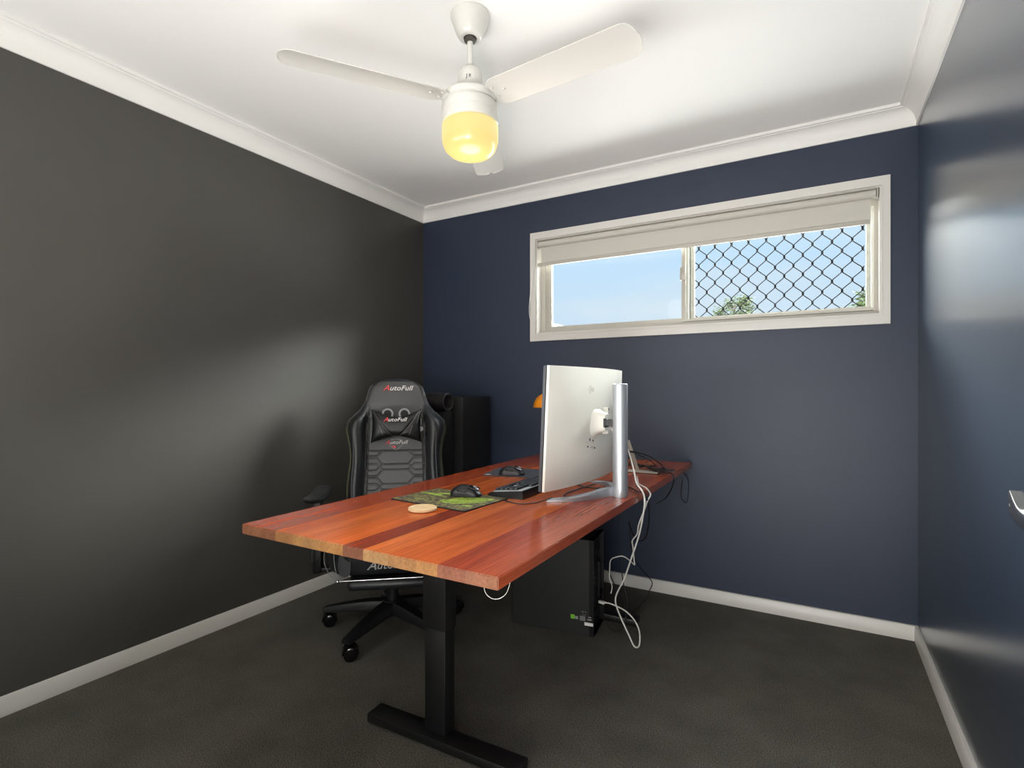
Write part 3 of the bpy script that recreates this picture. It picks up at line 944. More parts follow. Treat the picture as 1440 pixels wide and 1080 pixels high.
# seat -------------------------------------------------------------
def seat_front_part():
    b = bmesh.new()
    box(b, (0, -0.02, 0.395), (0.40, 0.50, 0.120), 0.030, 4)
    for v in b.verts:      # narrower towards the lower front
        k = smst(0.46, 0.33, v.co.z)
        v.co.x *= 1 - 0.10 * k * smst(0.1, -0.27, v.co.y)
        v.co.y += 0.018 * k * smst(0, -0.2, v.co.y)
    return b
seat = fin('seat', seat_front_part(), M_pu, chair, 60)
for s in (-1, 1):
    b = bmesh.new(); N = 26
    rings = []
    for i in range(N + 1):
        t = i / N
        y = 0.235 - 0.49 * t
        rr = 0.052 * (1 - 0.5 * smst(.75, 1, t) ** 1.0) * (0.8 + 0.2 * smst(0, .1, t))
        zc = 0.425 + 0.030 * (1 - smst(0.5, 1, t)) - 0.030 * smst(.7, 1, t)
        xc = s * (0.225 - 0.045 * smst(.80, 1, t))
        hh = 0.085 - 0.030 * smst(.8, 1, t)
        ring = []
        for k in range(20):
            a = 2 * math.pi * k / 20
            ring.append(b.verts.new((xc + rr * math.copysign(abs(math.cos(a)) ** .8, math.cos(a)), y - 0.018 * smst(.9, 1, t) * (1 - abs(math.sin(a))), zc + hh * math.copysign(abs(math.sin(a)) ** .8, math.sin(a)))))
        rings.append(ring)
    for i in range(N):
        for k in range(20): b.faces.new((rings[i][k], rings[i][(k + 1) % 20], rings[i + 1][(k + 1) % 20], rings[i + 1][k]))
    b.faces.new(rings[0][::-1]); b.faces.new(rings[-1])
    bo = fin('seat_bolster', b, M_pu, seat, 60)
    b = bmesh.new()
    yv = -0.262
    tube(b, smooth_path([(s * .250, -.15, .480), (s * .272, -.20, .43), (s * .262, -.235, .385), (s * .235, -.262, .352), (s * .206, -.275, .342)], 6), 0.0014, 6)
    tube(b, smooth_path([(s * .205, -.15, .500), (s * .224, -.235, .45), (s * .220, -.268, .40), (s * .206, -.280, .345)], 6), 0.0014, 6)
    fin('seam', b, M_threadg, bo, 60)
auto_full(seat, Matrix.Translation((0.005, -0.2745, 0.388)) @ Matrix.Rotation(R(86), 4, 'X'), 0.044, M_gtxt, M_gtxt, 0.036, ds=0.0012)
b = bmesh.new()
tube(b, [(-0.205, -0.285, 0.334), (0.190, -0.285, 0.334)], 0.0030, 10)
for x in (-0.205, 0.190): lathe(b, [(0.0005, -.007), (0.005, -.005), (0.007, 0), (0.005, .005), (0.0005, .007)], 14, (x, -0.285, 0.334))
fin('footrest_rod', b, M_steel, chair, 40, label='chrome rod')
b = bmesh.new(); box(b, (0.0, -0.125, 0.300), (0.34, 0.28, 0.042), 0.018, 3); fin('footrest_pad', b, M_pu, chair, 50)
b = bmesh.new(); box(b, (0, 0.03, 0.322), (0.26, 0.26, 0.030), 0.006, 2); box(b, (0.05, -0.12, 0.306), (0.10, 0.09, 0.014), 0.003, 1)
fin('tilt_mechanism', b, M_blk, chair, 40)
for s in (-1, 1):
    b = bmesh.new()
    tube(b, smooth_path([(s * .13, .20, .315), (s * .15, .30, .325), (s * .16, .345, .38), (s * .155, .350, .50)], 5), 0.014, 10)
    fin('back_bracket', b, M_blk, chair, 50)
# armrests
for s in (-1, 1):
    b = bmesh.new(); N = 22; rings = []
    for i in range(N + 1):
        t = i / N
        y = -0.13 + 0.27 * t
        e_ = math.sqrt(max(0.0, 1 - (abs(2 * t - 1)) ** 5)) * 0.97 + 0.03
        x = s * (0.345 - 0.020 * t)
        z = 0.628 + 0.030 * (2 * t - 1) ** 2 * (1.0 if t > .5 else 0.25)
        ring = [b.verts.new((x + 0.045 * e_ * math.copysign(abs(math.cos(a)) ** .75, math.cos(a)), y, z + 0.015 * e_ * math.copysign(abs(math.sin(a)) ** .75, math.sin(a)) + 0.006 * (math.cos(a) ** 2))) for a in [2 * math.pi * k / 18 for k in range(18)]]
        rings.append(ring)
    for i in range(N):
        for k in range(18): b.faces.new((rings[i][k], rings[i][(k + 1) % 18], rings[i + 1][(k + 1) % 18], rings[i + 1][k]))
    b.faces.new(rings[0][::-1]); b.faces.new(rings[-1])
    ap = fin('armrest', b, M_blkpl, chair, 50)
    b = bmesh.new()
    box(b, (s * 0.335, 0.005, 0.520), (0.030, 0.062, 0.190), 0.006, 2)
    box(b, (s * 0.335, 0.005, 0.375), (0.038, 0.074, 0.180), 0.008, 2)
    box(b, (s * 0.235, 0.005, 0.300), (0.235, 0.060, 0.018), 0.004, 2)
    box(b, (s * 0.360, 0.005, 0.36), (0.016, 0.040, 0.060), 0.004, 1)
    fin('armrest_post', b, M_blk, ap, 40)
# gas lift and base
b = bmesh.new(); lathe(b, [(0.001, 0.075), (0.026, 0.075), (0.028, 0.085), (0.028, 0.21), (0.015, 0.215), (0.014, 0.315), (0.001, 0.315)], 28)
fin('gas_lift', b, M_blkpl, chair, 40)
b = bmesh.new(); lathe(b, [(0.001, 0.085), (0.048, 0.085), (0.052, 0.095), (0.050, 0.130), (0.042, 0.140), (0.001, 0.142)], 36)
base = fin('base_hub', b, M_blkpl, chair, 40)
for k in range(5):
    a = R(-82.4 + 72 * k) - CR
    Mx = Matrix.Rotation(a, 4, 'Z')
    b = bmesh.new(); rings = []
    for i in range(13):
        t = i / 12
        r_ = 0.035 + 0.295 * t
        w = 0.036 * (1 - t) + 0.021 * t
        zt = 0.138 - 0.046 * t ** 1.5; zb = 0.088 - 0.016 * t
        ring = [b.verts.new(Mx @ Vector((r_, yy, zz))) for yy, zz in ((-w, zb), (w, zb), (w, zt - .012), (w * .72, zt), (-w * .72, zt), (-w, zt - .012))]
        rings.append(ring)
    for i in range(12):
        for q in range(6): b.faces.new((rings[i][q], rings[i][(q + 1) % 6], rings[i + 1][(q + 1) % 6], rings[i + 1][q]))
    b.faces.new(rings[0][::-1]); b.faces.new(rings[-1])
    lg = fin('base_leg', b, M_blkpl, chair, 40)
    b = bmesh.new()
    C0 = Mx @ Vector((0.318, 0, 0.030))
    ca = a + R((130, 165, -50, 100, 202)[k])
    for s in (-1, 1):
        Mw = Matrix.Rotation(ca, 4, 'Z') @ Matrix.Translation((0.012, s * 0.017, 0)) @ Matrix.Rotation(R(90), 4, 'X')
        lathe(b, [(0.0005, -.010), (0.022, -.010), (0.028, -.008), (0.030, 0), (0.028, .008), (0.022, .010), (0.0005, .010)], 28, C0, Mw)
    tube(b, [C0 + Vector((0, 0, 0.0)), C0 + Vector((0, 0, .048))], 0.006, 12)
    Mh = Matrix.Rotation(ca, 4, 'Z')
    hoodp = []
    for q in range(9):
        an = R(180 * q / 8)
        hoodp.append(C0 + Mh @ Vector((0.012 + 0.033 * math.cos(an), 0, 0.033 * math.sin(an))))
    for i in range(8):
        m_ = (hoodp[i] + hoodp[i + 1]) / 2; d = hoodp[i + 1] - hoodp[i]
        loc = Mh.inverted() @ d
        box(b, m_, (d.length * 1.1, 0.050, 0.004), 0, 1, Mh @ Matrix.Rotation(-math.atan2(loc.z, loc.x), 4, 'Y'))
    fin('caster', b, M_blkgl, lg, 40)

# ================================================================== MONITOR AND ITS STAND
MX0, MY0, MX1, MY1 = -0.803, 1.618, -0.775, 2.300     # back-left and back-right vertical edges (plan)
MZ0, MZ1 = 0.777, 1.210
mon = empty('monitor', (-0.63, 1.872, DT), 0, 'large curved white monitor seen from behind on a silver column stand', 'monitor')
def mfin(name, bm, m, parent=mon, smooth=40, label=None):
    return wfin(name, bm, m, parent, smooth, label)
tiltx = 0.020 / (MZ1 - MZ0)
def mon_pt(u, z, dx=0.0):
    """u along the width 0..1, curved towards +x in the middle"""
    sag = 0.040
    x = MX0 + (MX1 - MX0) * u + sag * (1 - (2 * u - 1) ** 2) + tiltx * (z - MZ0) + dx
    return Vector((x, MY0 + (MY1 - MY0) * u, z))
def curved_slab(dx0, dx1, z0, z1, u0=0.0, u1=1.0, bulge=0.0, n=40, nz=10):
    b = bmesh.new(); F, B = [], []
    for j in range(nz + 1):
        z = z0 + (z1 - z0) * j / nz
        rf, rb = [], []
        for i in range(n + 1):
            u = u0 + (u1 - u0) * i / n
            e_ = min(u - u0, u1 - u, (z - z0) * 1.5, (z1 - z) * 1.5)
            rf.append(b.verts.new(mon_pt(u, z, dx1 + bulge * smst(0, 0.22, e_) - 0.003 * (1 - smst(0, 0.012, e_)))))
            rb.append(b.verts.new(mon_pt(u, z, dx0)))
        F.append(rf); B.append(rb)
    for j in range(nz):
        for i in range(n):
            b.faces.new((F[j][i], F[j][i + 1], F[j + 1][i + 1], F[j + 1][i]))
            b.faces.new((B[j][i], B[j + 1][i], B[j + 1][i + 1], B[j][i + 1]))
        for i in (0, n): b.faces.new((F[j][i], F[j + 1][i], B[j + 1][i], B[j][i]))
    for j in (0, nz):
        for i in range(n): b.faces.new((F[j][i], F[j][i + 1], B[j][i + 1], B[j][i]))
    return b
shell = mfin('rear_shell', curved_slab(-0.012, 0.0, MZ0, MZ1, bulge=0.012), M_mon)
mfin('bezel', curved_slab(-0.026, -0.0125, MZ0 + .0005, MZ1 - .0005), M_bez)
mfin('screen', curved_slab(-0.0275, -0.0262, MZ0 + .012, MZ1 - .008, 0.012, 0.988), M_scr, smooth=60)
# hub boss: a rounded box swelling out of the shell and a mounting plate
zc = 1.003
hp = mon_pt(0.40, zc)
b = bmesh.new(); 
rings = []
hy = 1.922
hx = mon_pt(0.42, zc).x
for (xx, ry, rz_) in ((0.004, .070, .062), (0.012, .058, .052), (0.022, .047, .043), (0.034, .040, .038), (0.046, .036, .035), (0.052, .033, .032)):
    rings.append([b.verts.new((hx + xx, hy + ry * math.copysign(abs(math.cos(a)) ** .6, math.cos(a)), zc + rz_ * math.copysign(abs(math.sin(a)) ** .6, math.sin(a)))) for a in [2 * math.pi * k / 36 for k in range(36)]])
for i in range(len(rings) - 1):
    for k in range(36): b.faces.new((rings[i][k], rings[i][(k + 1) % 36], rings[i + 1][(k + 1) % 36], rings[i + 1][k]))
b.faces.new(rings[-1])
mfin('hub_cover', b, M_mon, smooth=50)
b = bmesh.new(); box(b, (hx + 0.022, hy + 0.052, 1.006), (0.030, 0.014, 0.104), 0.003, 2); mfin('port_recess', b, M_mon)
b = bmesh.new()
for dz in (0.028, 0.012, -0.006): box(b, (hx + 0.0375, hy + 0.052, 1.022 + dz), (0.002, 0.006, 0.010))
mfin('port', b, M_dark)
b = bmesh.new(); box(b, (hx + 0.058, 1.890, zc), (0.010, 0.040, 0.034), 0.002, 1); box(b, (hx + 0.080, 1.886, zc + .002), (0.046, 0.030, 0.026), 0.002, 1)
mfin('pivot_arm', b, M_blkpl)
b = bmesh.new()
cyl = [(0.0275 * math.cos(a), 0.0275 * math.sin(a)) for a in [2 * math.pi * k / 40 for k in range(40)]]
prism(b, [(-0.628 + p[0], 1.884 + p[1]) for p in cyl], 'z', DT + 0.0005, 1.146)
for v in b.verts: pass
colm = mfin('stand_column', b, M_silver, smooth=40)
b = bmesh.new(); lathe(b, [(0.0005, 1.1455), (0.024, 1.1455), (0.0265, 1.147), (0.024, 1.1485), (0.0005, 1.149)], 40, (-0.628, 1.884, 0)); mfin('column_cap', b, M_silver, colm)
# crescent base: two arms sweeping out from the column foot towards the screen side
for s in (-1, 1):
    pts = smooth_path([(x_, 1.894 - (1.894 - y_) * -s, 0) for (x_, y_) in ((-0.650, 1.893), (-0.680, 1.850), (-0.700, 1.795), (-0.735, 1.735), (-0.778, 1.700), (-0.826, 1.677))], 8)
    b = bmesh.new(); rings = []
    n_ = len(pts)
    for i, p in enumerate(pts):
        t = (pts[min(i + 1, n_ - 1)] - pts[max(i - 1, 0)]).normalized(); nn = Vector((-t.y, t.x, 0))
        q = i / (n_ - 1)
        w = 0.011 + 0.006 * q; hgt = 0.030 * (1 - q) ** 0.9 + 0.0045
        rings.append([b.verts.new((p.x + nn.x * a_ * w, p.y + nn.y * a_ * w, DT + 0.0005 + hh)) for a_, hh in ((-1, 0), (1, 0), (1, hgt * .85), (.8, hgt), (-.8, hgt), (-1, hgt * .85))])
    for i in range(n_ - 1):
        for k in range(6): b.faces.new((rings[i][k], rings[i][(k + 1) % 6], rings[i + 1][(k + 1) % 6], rings[i + 1][k]))
    b.faces.new(rings[0][::-1]); b.faces.new(rings[-1])
    mfin('stand_base', b, M_silver, colm)
# sticker print and faint embossed logo on the shell
def on_shell(u, z, off): 
    p = mon_pt(u, z, 0.0125 + off)
    dy = (MY1 - MY0); dxu = (MX1 - MX0) - 0.04 * 4 * (2 * u - 1)
    ang = math.atan2(dy, dxu)          # plan direction of the surface
    return Matrix.Translation(p) @ Matrix.Rotation(ang, 4, 'Z') @ Matrix.Rotation(R(90) - math.atan(tiltx) * 1.0, 4, 'X')
rl = random.Random(5)
b = bmesh.new()
Ml = Matrix.Translation(-mon.location) @ on_shell(0.385, 0.925, 0.0008)
for q in range(16):
    x_ = rl.uniform(-.045, .035); z_ = rl.uniform(-.022, .020)
    w_ = rl.choice((.003, .006, .010)); h_ = rl.choice((.0015, .003, .006))
    vs2 = bmesh.ops.create_cube(b, size=1)['verts']
    for v in vs2: v.co = Ml @ Vector((x_ + v.co.x * w_, z_ + v.co.y * h_, v.co.z * .0006))
fin('label_print', b, M_dtxt, shell, 0, label='small dark print')
M_emb = mat('embossed_logo', srgb(200, 198, 190), 0.3)
text_obj('embossed_mark', '(iu', 0.036, M_emb, shell, Matrix.Translation(-mon.location) @ on_shell(0.345, 1.130, 0.0010), depth=0.0004)

# ================================================================== THINGS ON THE DESK
ZT = DT + 0.0006
def local_thing(name, loc, rz, label, cat, group=None): return empty(name, loc, rz, label, cat, group)
# green mouse mat
gm = local_thing('mouse_mat', (-1.140, 1.530, ZT), R(-5.2), 'green and brown printed mouse mat with a black edge near the desk front', 'mouse mat')
def rrect(w, h, r, n=6):
    out = []
    for (cx2, cy2, a0) in ((w / 2 - r, h / 2 - r, 0), (-w / 2 + r, h / 2 - r, 90), (-w / 2 + r, -h / 2 + r, 180), (w / 2 - r, -h / 2 + r, 270)):
        for k in range(n + 1):
            a = R(a0 + 90 * k / n); out.append((cx2 + r * math.cos(a), cy2 + r * math.sin(a)))
    return out
b = bmesh.new(); prism(b, rrect(0.345, 0.245, 0.008), 'z', 0, 0.0028); fin('rubber_base', b, M_rub, gm, 30)
b = bmesh.new(); prism(b, rrect(0.337, 0.237, 0.007), 'z', 0.0028, 0.0034); surf = fin('printed_surface', b, M_mat, gm, 30)
# lime shapes on the print: irregular blobs and strokes
b = bmesh.new()
def blob(bm, cx2, cy2, rx, ry, rot, z, seed, n=40, rough=.18):
    ps = []
    for k in range(n):
        a = 2 * math.pi * k / n
        q = 1 + rough * mnoise.noise(Vector((math.cos(a) * 2.5 + seed, math.sin(a) * 2.5, seed)))* 2
        x, y = rx * q * math.cos(a), ry * q * math.sin(a)
        ps.append((cx2 + x * math.cos(rot) - y * math.sin(rot), cy2 + x * math.sin(rot) + y * math.cos(rot)))
    prism(bm, ps, 'z', z, z + 0.0003)
blob(b, 0.072, 0.008, 0.088, 0.050, 0.70, 0.0034, 3.1, rough=.16)
blob(b, 0.020, 0.075, 0.040, 0.014, 0.2, 0.0034, 5.2, rough=.4)
blob(b, -0.095, 0.022, 0.060, 0.013, -0.10, 0.0034, 8.4, rough=.4)
blob(b, -0.060, 0.060, 0.045, 0.010, 0.25, 0.0034, 1.4, rough=.4)
blob(b, 0.130, -0.060, 0.016, 0.010, 0.3, 0.0034, 2.4, rough=.4)
fin('lime_print', b, M_lime, surf, 0, label='lime green shapes of the print')
b = bmesh.new()
Mi = Matrix.Translation((0, 0, 0.0040)); rnd0 = random.Random(11)
for sd in range(16):
    q = rnd0.uniform(-.075, .075); w = rnd0.uniform(-.035, .035)
    cx2 = 0.072 + q * math.cos(.7) - w * math.sin(.7); cy2 = 0.008 + q * math.sin(.7) + w * math.cos(.7)
    an = rnd0.uniform(0, 3.14); ln = rnd0.uniform(.008, .020)
    flatline(b, [(cx2, cy2), (cx2 + ln * math.cos(an), cy2 + ln * math.sin(an)), (cx2 + ln * 1.6 * math.cos(an + .7), cy2 + ln * 1.6 * math.sin(an + .7))], 0.0016, Mi, 0.0002)
for k in range(24):
    a0_ = 2 * math.pi * k / 24; a1_ = 2 * math.pi * (k + .8) / 24
    pt = lambda a: (0.072 + .076 * math.cos(a) * math.cos(.7) - .040 * math.sin(a) * math.sin(.7), 0.008 + .076 * math.cos(a) * math.sin(.7) + .040 * math.sin(a) * math.cos(.7))
    flatline(b, [pt(a0_), pt(a1_)], 0.0018, Mi, 0.0002)
fin('print_line', b, M_limed, surf, 0)

# dark mouse mat at the back
dm = local_thing('mouse_mat', (-1.210, 2.165, ZT), R(12), 'plain dark grey mouse mat with a small white mark at the back of the desk', 'mouse mat')
b = bmesh.new(); prism(b, rrect(0.28, 0.23, 0.006), 'z', 0, 0.003); fin('mat_sheet', b, M_pad2, dm, 30)
b = bmesh.new(); blob(b, -0.118, -0.098, 0.015, 0.008, 0.0, 0.003, 1.0, rough=.1); fin('printed_mark', b, M_wtxt, dm, 0)

# mice
def mouse(name, loc, rz, label):
    o = local_thing(name, loc, rz, label, 'mouse', None)
    b = bmesh.new()
    NL, NA = 26, 22
    rings = []
    L = 0.120
    for i in range(NL + 1):
        t = i / NL
        x = -L / 2 + L * t
        e_ = math.sqrt(max(0.0004, 1 - abs(2 * t - 1) ** 3.2))
        w = (0.031 + 0.003 * math.cos(t * 6.0)) * e_
        hgt = (0.040 * math.sin(math.pi * (0.16 + 0.70 * t) ** 0.85) ) * (0.25 + 0.75 * e_)
        ring = []
        for k in range(NA):
            a = math.pi * k / (NA - 1)
            ring.append(b.verts.new((x, w * math.copysign(abs(math.cos(a)) ** .7, math.cos(a)), 0.0015 + hgt * math.sin(a) ** .75 if k not in (0, NA - 1) else 0.0015)))
        rings.append(ring)
    for i in range(NL):
        for k in range(NA - 1): b.faces.new((rings[i][k], rings[i][k + 1], rings[i + 1][k + 1], rings[i + 1][k]))
        b.faces.new((rings[i][NA - 1], rings[i][0], rings[i + 1][0], rings[i + 1][NA - 1]))
    b.faces.new(rings[0][::-1]); b.faces.new(rings[-1])
    body = fin('mouse_body', b, M_blkpl, o, 50)
    b = bmesh.new()
    for s in (-1, 1): 
        for i in range(12):
            pass
        box(b, (0.032, s * 0.014, 0.0315), (0.040, 0.020, 0.003), 0.0012, 2, Matrix.Rotation(R(17), 4, 'Y') @ Matrix.Rotation(R(-s * 12), 4, 'X'))
    fin('button', b, M_blkgl, o, 50)
    b = bmesh.new(); lathe(b, [(0.0005, -.0035), (0.009, -.0035), (0.010, 0), (0.009, .0035), (0.0005, .0035)], 24, (0.034, 0, 0.0285), Matrix.Rotation(R(90), 4, 'X')); fin('scroll_wheel', b, M_ltgrey, o, 50)
    b = bmesh.new(); box(b, (-0.005, -0.0315, 0.023), (0.034, 0.004, 0.006), 0.0012, 1, Matrix.Rotation(R(4), 4, 'Y')); fin('side_button', b, M_blkgl, o, 50)
    return o
mouse('computer_mouse', (-1.112, 1.592, ZT + 0.0040), R(14), 'black mouse lying on the green printed mat')
mouse('computer_mouse', (-1.205, 2.090, ZT + 0.0032), R(14), 'black mouse lying on the dark grey mat at the back')

# coaster
b = bmesh.new(); lathe(b, [(0.0005, 0), (0.042, 0), (0.046, 0.003), (0.046, 0.009), (0.044, 0.011), (0.037, 0.011), (0.035, 0.0085), (0.0005, 0.0085)], 48)
tag(fin('coaster', b, M_coast, None, 40, loc=(-1.112, 1.347, ZT)), 'round pale wooden coaster on the desk front', 'coaster')

# keyboard
kb = local_thing('keyboard', (-0.979, 1.868, ZT), R(0.5), 'black mechanical keyboard lying between mouse mats and monitor', 'keyboard')
# local: x across the depth (0.14), y along the length
KL, KW = 0.440, 0.140
b = bmesh.new()
prism(b, [(-KW / 2 - .008, 0.004), (-KW / 2, 0.012), (-KW / 2 + .01, 0.016), (KW / 2 - 0.002, 0.030), (KW / 2, 0.026), (KW / 2, 0.0), (-KW / 2 + .008, 0.0)], 'y', -KL / 2, KL / 2)
kcase = fin('keyboard_case', b, M_blkpl, kb, 30)
rows = [[1.25, 1.25, 1.25, 6.25, 1.25, 1.25, 1.25, 1.25], [2.25] + [1] * 10 + [2.75], [1.75] + [1] * 11 + [2.25], [1.5] + [1] * 12 + [1.5], [1] * 13 + [2], [1, .5] + [1] * 4 + [.25] + [1] * 4 + [.25] + [1] * 4]
U = 0.0190
kproto = {}
for ri, row in enumerate(rows):
    x = -KW / 2 + 0.020 + ri * 0.0195
    zt = 0.0165 + (x + KW / 2) / KW * 0.0145
    y = KL / 2 - 0.012
    def addkey(wd, y):
        if wd < 0.9: return
        key = round(wd, 2)
        if key not in kproto:
            bb = bmesh.new()
            w2 = wd * U - 0.0012
            vs2 = box(bb, (0, 0, 0.004), (0.0160, w2 - 0.0008, 0.0090), 0.0)
            for v in bb.verts:
                if v.co.z > 0.004: v.co.x *= 0.78; v.co.y -= math.copysign(0.0022, v.co.y)
            bmesh.ops.bevel(bb, geom=bb.edges[:], offset=0.0008, segments=1, affect='EDGES')
            o = fin('keycap', bb, M_key, kb, 30); kproto[key] = o
        else:
            o = kproto[key].copy(); COL.objects.link(o); o.parent = kb
        o.location = (x, y - wd * U / 2, zt)
        o.rotation_euler = (0, R(-6.0), 0)
    for wd in row:
        addkey(wd, y); y -= wd * U
    y -= 0.004
    if ri in (0, 3, 4, 5):
        for _ in range(3): addkey(1, y); y -= U
    else: y -= 3 * U
    y -= 0.003
    for _ in range(3 if ri < 5 else 0): 
        if y - U > -KL / 2 + 0.004: addkey(1, y); y -= U
b = bmesh.new(); box(b, (0.002, 0, 0), (0.120, KL - 0.02, 0.002)); fin('backlit_plate', b, M_led, kb, 30, loc=(0, 0, 0.0225), rot=(0, R(-5.8), 0))

# desk lamp, partly behind the monitor
lampo = local_thing('desk_lamp', (-1.330, 2.720, ZT), 0, 'small desk lamp with an orange dome shade standing behind the monitor', 'lamp')
b = bmesh.new(); lathe(b, [(0.0005, 0), (0.046, 0), (0.048, 0.004), (0.048, 0.048), (0.044, 0.053), (0.0005, 0.054)], 40); fin('lamp_base', b, M_blkpl, lampo, 40)
b = bmesh.new(); tube(b, [(0, 0, 0.05), (0, 0, 0.325)], 0.006, 14); fin('lamp_stem', b, M_blk, lampo, 40)
b = bmesh.new()
lathe(b, [(0.086, 0.288), (0.0855, 0.296), (0.080, 0.318), (0.068, 0.341), (0.050, 0.357), (0.028, 0.366), (0.010, 0.368), (0.0005, 0.368)], 48)
lathe(b, [(0.086, 0.288), (0.083, 0.288), (0.077, 0.317), (0.066, 0.338), (0.049, 0.353), (0.028, 0.362), (0.0005, 0.364)], 48)
fin('lamp_shade', b, M_lamp, lampo, 50, label='orange dome shade')

# beige slanted stand behind the silver column
bs = local_thing('tablet_stand', (-0.760, 2.480, ZT), 0, 'beige stand with a flat plate and slanted arm under the cable tangle', 'stand')
b = bmesh.new(); box(b, (0.045, -0.005, 0.004), (0.150, 0.060, 0.006), 0.002, 1); fin('base_plate', b, M_beige, bs, 30)
b = bmesh.new()
a0 = Vector((0.020, 0.0, 0.007)); a1 = Vector((-0.015, -0.040, 0.150))
dv = a1 - a0
box(b, (a0 + a1) / 2, (0.016, 0.005, dv.length), 0.001, 1, dv.to_track_quat('Z', 'X').to_matrix().to_4x4()); fin('slanted_arm', b, M_beige, bs, 30)

# ================================================================== COMPUTER UNDER THE DESK
PCL, PCW, PCH = 0.415, 0.202, 0.445
pc = local_thing('computer_tower', (-0.872, 2.249, 0), R(7.5), 'black computer tower standing on the carpet under the desk', 'computer')
# local: side panel runs along -x from the near corner, depth +y, rear faces +x
b = bmesh.new()
poly = [(0, 0), (0, PCW), (-PCL + .02, PCW), (-PCL, PCW * .8), (-PCL - 0.008, PCW / 2), (-PCL, PCW * .2), (-PCL + .02, 0)]
prism(b, poly, 'z', 0.012, PCH)
# open the rear with a recess
fc = [f for f in b.faces if f.normal.x > 0.9 or (abs(f.calc_center_median().x) < 1e-4)]
r = bmesh.ops.inset_region(b, faces=fc, thickness=0.012, depth=0)
bmesh.ops.translate(b, vec=(-0.022, 0, 0), verts=list({v for f in fc for v in f.verts}))
case = fin('case', b, M_blkmat, pc, 30)
b = bmesh.new()
for (x, y) in ((-.04, .03), (-.04, PCW - .03), (-PCL + .05, .03), (-PCL + .05, PCW - .03)): box(b, (x, y, 0.007), (0.04, 0.02, 0.013), 0.002, 1)
fin('rubber_foot', b, M_rub, pc, 30)
# rear details: ports plate, slots, fan grille, power supply
b = bmesh.new()
for k in range(7): box(b, (-0.0205, 0.075, 0.115 + k * 0.021), (0.003, 0.100, 0.013), 0.001, 1)
fin('slot_cover', b, M_blk, pc, 30)
b = bmesh.new()
for k in range(6): box(b, (-0.018, 0.064, 0.205 + 0.024 * k - 0.045), (0.006, 0.010, 0.011), 0.001, 1)
fin('port', b, M_ltgrey, pc, 30)
b = bmesh.new()
for rr in (0.052, 0.040, 0.028, 0.016):
    tube(b, [(-0.016, 0.128 + rr * math.cos(2 * math.pi * k / 32), 0.355 + rr * math.sin(2 * math.pi * k / 32)) for k in range(32)], 0.0018, 6, closed=True)
for k in range(4):
    a = R(45 + 90 * k)
    tube(b, [(-0.016, 0.128, 0.355), (-0.016, 0.128 + .056 * math.cos(a), 0.355 + .056 * math.sin(a))], 0.0018, 6)
fin('fan_grille', b, M_blk, pc, 40)
b = bmesh.new()
box(b, (-0.012, 0.150, 0.225), (0.012, 0.012, 0.170), 0.002, 1)
fin('rear_rail', b, M_blk, pc, 40)
b = bmesh.new(); tube(b, smooth_path([(0.000, 0.02, 0.10), (0.010, 0.06, 0.128), (0.008, 0.12, 0.150), (-0.004, 0.17, 0.160)], 6), 0.006, 8); fin('rear_handle', b, M_blk, pc, 40)
b = bmesh.new(); box(b, (-0.015, 0.030, 0.38), (0.005, 0.006, 0.10), 0.001, 1); fin('rear_strip', b, M_blk, pc, 40)
# stickers and print on the side panel
Ms = Matrix.Rotation(R(90), 4, 'X')
def side(x, z): return Matrix.Translation((x, -0.0008, z)) @ Ms
b = bmesh.new(); box(b, (-0.098, -0.0006, 0.090), (0.019, 0.0010, 0.019)); fin('green_sticker', b, M_green, case, 0, label='green square sticker')
b = bmesh.new(); box(b, (-0.080, -0.0006, 0.088), (0.014, 0.0010, 0.013)); fin('grey_sticker', b, M_ltgrey, case, 0)
text_obj('panel_print', 'ıııı··ıı\n·ı··ı·', 0.013, M_ltgrey, case, side(-0.045, 0.113), depth=0.0003)
b = bmesh.new(); box(b, (-0.023, -0.0006, 0.066), (0.040, 0.0010, 0.014)); fin('white_sticker', b, M_wtxt, case, 0, label='white barcode sticker')
b = bmesh.new()
for k in range(5): box(b, (-0.052, -0.0005, 0.098 - k * 0.0045), (0.026, 0.0006, 0.0022))
box(b, (-0.018, -0.0005, 0.098), (0.014, 0.0006, 0.004)); box(b, (-0.020, -0.0005, 0.087), (0.020, 0.0006, 0.005))
fin('panel_print', b, M_gtxt, case, 0)

# ================================================================== BLACK CABINET, STEP AND TUBE IN THE CORNER
cab = local_thing('speaker_cabinet', (-2.05, 2.75, 0), 0, 'tall black cabinet in the back corner behind the gaming chair', 'cabinet')
b = bmesh.new(); box(b, (0, 0, 0.545), (0.42, 0.30, 1.07), 0.004, 2); cb = fin('cabinet_body', b, M_blkmat, cab, 30)
b = bmesh.new()
def xs(px_): return px_
flat = [(0.2105, -0.118, 1.079), (0.2105, -0.148, 1.02), (0.2105, -0.148, 0.75), (0.205, -0.1515, 0.745), (0.165, -0.1515, 0.670)]
tube(b, flat, 0.0016, 6); fin('trim_line', b, M_grille, cb, 30)
b = bmesh.new(); box(b, (-2.055, 2.48, 0.500), (0.33, 0.21, 0.998), 0.004, 2)
for v in b.verts: pass
lowc = fin('storage_box', b, M_blkmat, None, 30)
tag(lowc, 'lower black box in front of the tall black corner cabinet', 'box')
b = bmesh.new()
Rt = 0.052
n = 36
pr = [(Rt - .004, 0.0), (Rt, 0.002), (Rt, 0.36), (Rt - .004, 0.362), (Rt - .012, 0.360), (Rt - .014, 0.33), (0.0005, 0.33)]
lathe(b, [(0.0005, 0.0)] + pr, n, (-2.210, 2.47, 1.0005 + Rt), Matrix.Rotation(R(90), 4, 'Y'))
